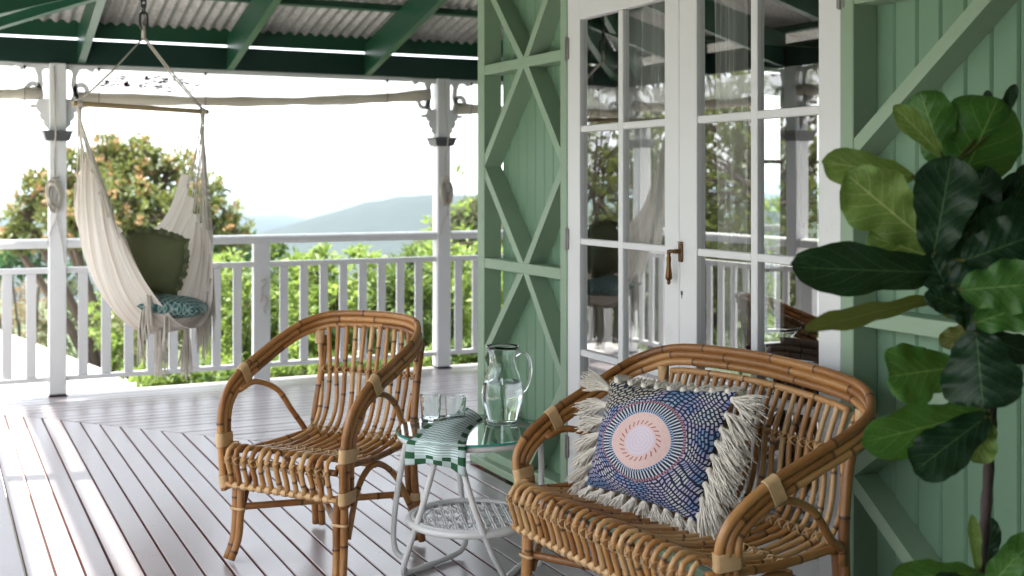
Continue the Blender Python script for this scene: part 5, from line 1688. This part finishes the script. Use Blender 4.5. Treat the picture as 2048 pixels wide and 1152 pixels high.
MAT['fig_light'] = m_fig('fig_leaf_light', (0.130, 0.245, 0.045), (0.230, 0.350, 0.085), (0.46, 0.52, 0.20), 0.35, 0.42)
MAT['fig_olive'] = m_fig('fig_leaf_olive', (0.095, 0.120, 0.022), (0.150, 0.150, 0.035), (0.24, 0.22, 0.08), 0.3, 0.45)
MAT['fig_bark'] = paint('fig_bark', (0.060, 0.042, 0.036), 0.75, 0.5, (0.14, 0.11, 0.09), 0.5, 0.7, 20)
MAT['pot'] = paint('pot_glaze', (0.55, 0.53, 0.50), 0.5, 0.2)
FD = 2.60
fig = thing('fiddle_leaf_fig', 'fiddle-leaf fig with broad glossy leaves on a thin trunk, at the right edge', 'plant', (*polar(1962, FD), 0.0))
def F3(px, py, dd=0.0): return P3(px, py, FD + dd)
def fig_leaf(base, tip, wpx, mat, db=0.0, dt=0.0, roll=0.0, bend=0.12, cup=0.10, seed=0, blunt=0.0):
    rnd = random.Random(seed + 500)
    A = F3(*base, db); B = F3(*tip, dt)
    ax = (B - A); Lg = ax.length; ax.normalize()
    tocam = (CAM - (A + B) / 2).normalized()
    nr = (tocam - ax * tocam.dot(ax)).normalized()
    sdv = ax.cross(nr)
    nr2 = nr * cos(roll) + sdv * sin(roll); sd2 = ax.cross(nr2)
    Wd = wpx / 2406.0 * FD / max(0.25, abs(cos(roll)))
    nu, nv = 22, 12
    m = MB(); V = []; U = []
    ph = rnd.random() * 6
    for i in range(nu + 1):
        t_ = i / nu
        w = (max(0.0, 1 - abs(2 * min(1, t_ * 0.992 + 0.006) - 1) ** 2.5) ** 0.58) * (0.62 + 0.44 * t_) * (1 - 0.16 * math.exp(-((t_ - 0.36) / 0.13) ** 2))
        for j in range(nv + 1):
            v = j / nv; y = (2 * v - 1)
            edge = abs(y) ** 2
            lat = y * w * Wd / 2 * (1 + 0.035 * sin(t_ * 17 + ph) + 0.02 * sin(t_ * 41 + 2 * ph + (1.3 if y > 0 else 0)))
            hgt = -bend * Lg * (t_ ** 2) + cup * Wd * (abs(y) ** 1.6) * w + 0.030 * Wd * sin(t_ * 19 + ph + (2 if y > 0 else 0)) * edge * 2.2 + 0.026 * Wd * cos((t_ * 6.5 - abs(y) * 2.1) * 2 * pi) * (0.3 + abs(y)) * min(1, 4 * (1 - abs(y)))
            along = t_ * Lg - (0.05 * Lg * edge * (1 - t_) if True else 0)
            V.append(A + ax * along + sd2 * lat + nr2 * hgt); U.append((t_, v))
    Fq = [(i * (nv + 1) + j, (i + 1) * (nv + 1) + j, (i + 1) * (nv + 1) + j + 1, i * (nv + 1) + j + 1) for i in range(nu) for j in range(nv)]
    m.add(V, Fq, 0, U)
    m.build('leaf', MAT[mat], fig, smooth=180)
    return A
trunk_pts = [(1960, 1400), (1963, 1152), (1972, 1020), (1980, 900), (1984, 820), (1972, 720), (1945, 640), (1905, 560), (1890, 480), (1892, 400), (1905, 330)]
tb = [F3(px, py) for px, py in trunk_pts]
base_pt = Vector((tb[0].x, tb[0].y, 0.30))
m = MB(); tp = crom([base_pt] + tb[1:], 6)
m.tube(tp, [0.0135 - 0.0085 * (i / (len(tp) - 1)) + 0.0012 * sin(i * 2.1) for i in range(len(tp))], 9); m.build('trunk', MAT['fig_bark'], fig, smooth=60)
m = MB(); m.lathe([(0.0, 0.002), (0.105, 0.002), (0.115, 0.01), (0.150, 0.30), (0.158, 0.33), (0.148, 0.335), (0.140, 0.30), (0.0, 0.295)], (tb[0].x, tb[0].y, 0.0), 36)
m.build('pot', MAT['pot'], fig, smooth=40)
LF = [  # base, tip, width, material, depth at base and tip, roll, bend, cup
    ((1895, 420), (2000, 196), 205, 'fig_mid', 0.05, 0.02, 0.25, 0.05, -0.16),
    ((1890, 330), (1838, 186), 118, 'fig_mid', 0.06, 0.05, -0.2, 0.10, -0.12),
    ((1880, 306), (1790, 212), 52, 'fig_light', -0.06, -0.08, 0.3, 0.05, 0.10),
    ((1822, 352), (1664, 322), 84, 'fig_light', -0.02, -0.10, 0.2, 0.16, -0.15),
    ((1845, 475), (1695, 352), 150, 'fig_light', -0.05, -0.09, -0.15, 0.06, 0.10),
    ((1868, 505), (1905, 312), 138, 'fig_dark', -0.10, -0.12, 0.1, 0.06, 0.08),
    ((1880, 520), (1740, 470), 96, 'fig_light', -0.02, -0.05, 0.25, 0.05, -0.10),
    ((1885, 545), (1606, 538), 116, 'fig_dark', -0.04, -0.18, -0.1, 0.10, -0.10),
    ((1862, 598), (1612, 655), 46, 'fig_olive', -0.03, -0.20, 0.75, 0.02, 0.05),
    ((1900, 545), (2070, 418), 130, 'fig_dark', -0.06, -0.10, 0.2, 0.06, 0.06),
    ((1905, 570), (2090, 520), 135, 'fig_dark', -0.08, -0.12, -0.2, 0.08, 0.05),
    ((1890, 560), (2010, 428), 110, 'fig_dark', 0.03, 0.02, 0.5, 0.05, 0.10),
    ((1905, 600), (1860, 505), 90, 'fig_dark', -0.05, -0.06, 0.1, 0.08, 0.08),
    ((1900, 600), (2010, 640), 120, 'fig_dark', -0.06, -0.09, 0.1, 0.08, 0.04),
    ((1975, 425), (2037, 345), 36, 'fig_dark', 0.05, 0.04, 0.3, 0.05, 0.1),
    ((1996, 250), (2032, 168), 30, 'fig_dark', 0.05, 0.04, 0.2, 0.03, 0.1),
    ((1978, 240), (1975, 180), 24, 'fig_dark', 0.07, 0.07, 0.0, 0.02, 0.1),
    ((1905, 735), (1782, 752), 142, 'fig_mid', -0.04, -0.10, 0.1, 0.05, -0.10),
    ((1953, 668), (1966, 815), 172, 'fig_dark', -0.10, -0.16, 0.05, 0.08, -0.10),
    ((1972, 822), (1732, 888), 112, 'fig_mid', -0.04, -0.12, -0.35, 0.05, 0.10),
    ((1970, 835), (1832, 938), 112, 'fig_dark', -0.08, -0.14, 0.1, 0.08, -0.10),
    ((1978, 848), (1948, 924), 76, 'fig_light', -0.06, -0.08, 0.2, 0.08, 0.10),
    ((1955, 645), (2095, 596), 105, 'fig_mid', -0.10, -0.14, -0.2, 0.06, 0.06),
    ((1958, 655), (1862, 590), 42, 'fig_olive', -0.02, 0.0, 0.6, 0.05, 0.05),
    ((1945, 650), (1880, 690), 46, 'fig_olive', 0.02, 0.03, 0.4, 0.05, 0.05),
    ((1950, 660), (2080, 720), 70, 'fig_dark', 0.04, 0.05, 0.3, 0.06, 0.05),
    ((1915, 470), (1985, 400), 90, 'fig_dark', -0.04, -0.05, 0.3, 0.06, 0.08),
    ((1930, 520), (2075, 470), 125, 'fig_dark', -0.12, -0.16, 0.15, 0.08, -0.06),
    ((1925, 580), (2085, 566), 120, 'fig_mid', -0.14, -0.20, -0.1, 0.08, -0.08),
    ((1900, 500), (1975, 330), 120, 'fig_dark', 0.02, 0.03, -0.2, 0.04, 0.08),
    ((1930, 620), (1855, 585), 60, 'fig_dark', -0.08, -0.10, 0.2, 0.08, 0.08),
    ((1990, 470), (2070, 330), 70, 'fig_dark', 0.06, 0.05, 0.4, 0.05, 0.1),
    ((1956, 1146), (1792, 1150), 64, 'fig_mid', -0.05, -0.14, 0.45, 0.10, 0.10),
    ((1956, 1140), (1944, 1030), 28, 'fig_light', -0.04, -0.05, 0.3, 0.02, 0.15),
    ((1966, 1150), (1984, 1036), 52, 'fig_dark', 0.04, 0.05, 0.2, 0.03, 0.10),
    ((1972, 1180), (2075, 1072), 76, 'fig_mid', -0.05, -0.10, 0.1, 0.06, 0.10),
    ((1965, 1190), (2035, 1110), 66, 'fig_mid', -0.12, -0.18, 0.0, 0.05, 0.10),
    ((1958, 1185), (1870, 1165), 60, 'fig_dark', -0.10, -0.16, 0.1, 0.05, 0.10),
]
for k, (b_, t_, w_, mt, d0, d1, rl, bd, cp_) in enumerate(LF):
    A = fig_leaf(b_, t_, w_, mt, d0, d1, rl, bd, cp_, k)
    # short stalk back to the trunk
    near = min(tp, key=lambda q: (q - A).length)
    if (near - A).length > 0.01:
        m = MB(); m.tube(crom([near, near.lerp(A, 0.5) + Vector((0, 0, -0.006)), A], 4), [0.004] * 9, 6); m.build('stalk', MAT['fig_olive'], fig, smooth=180)
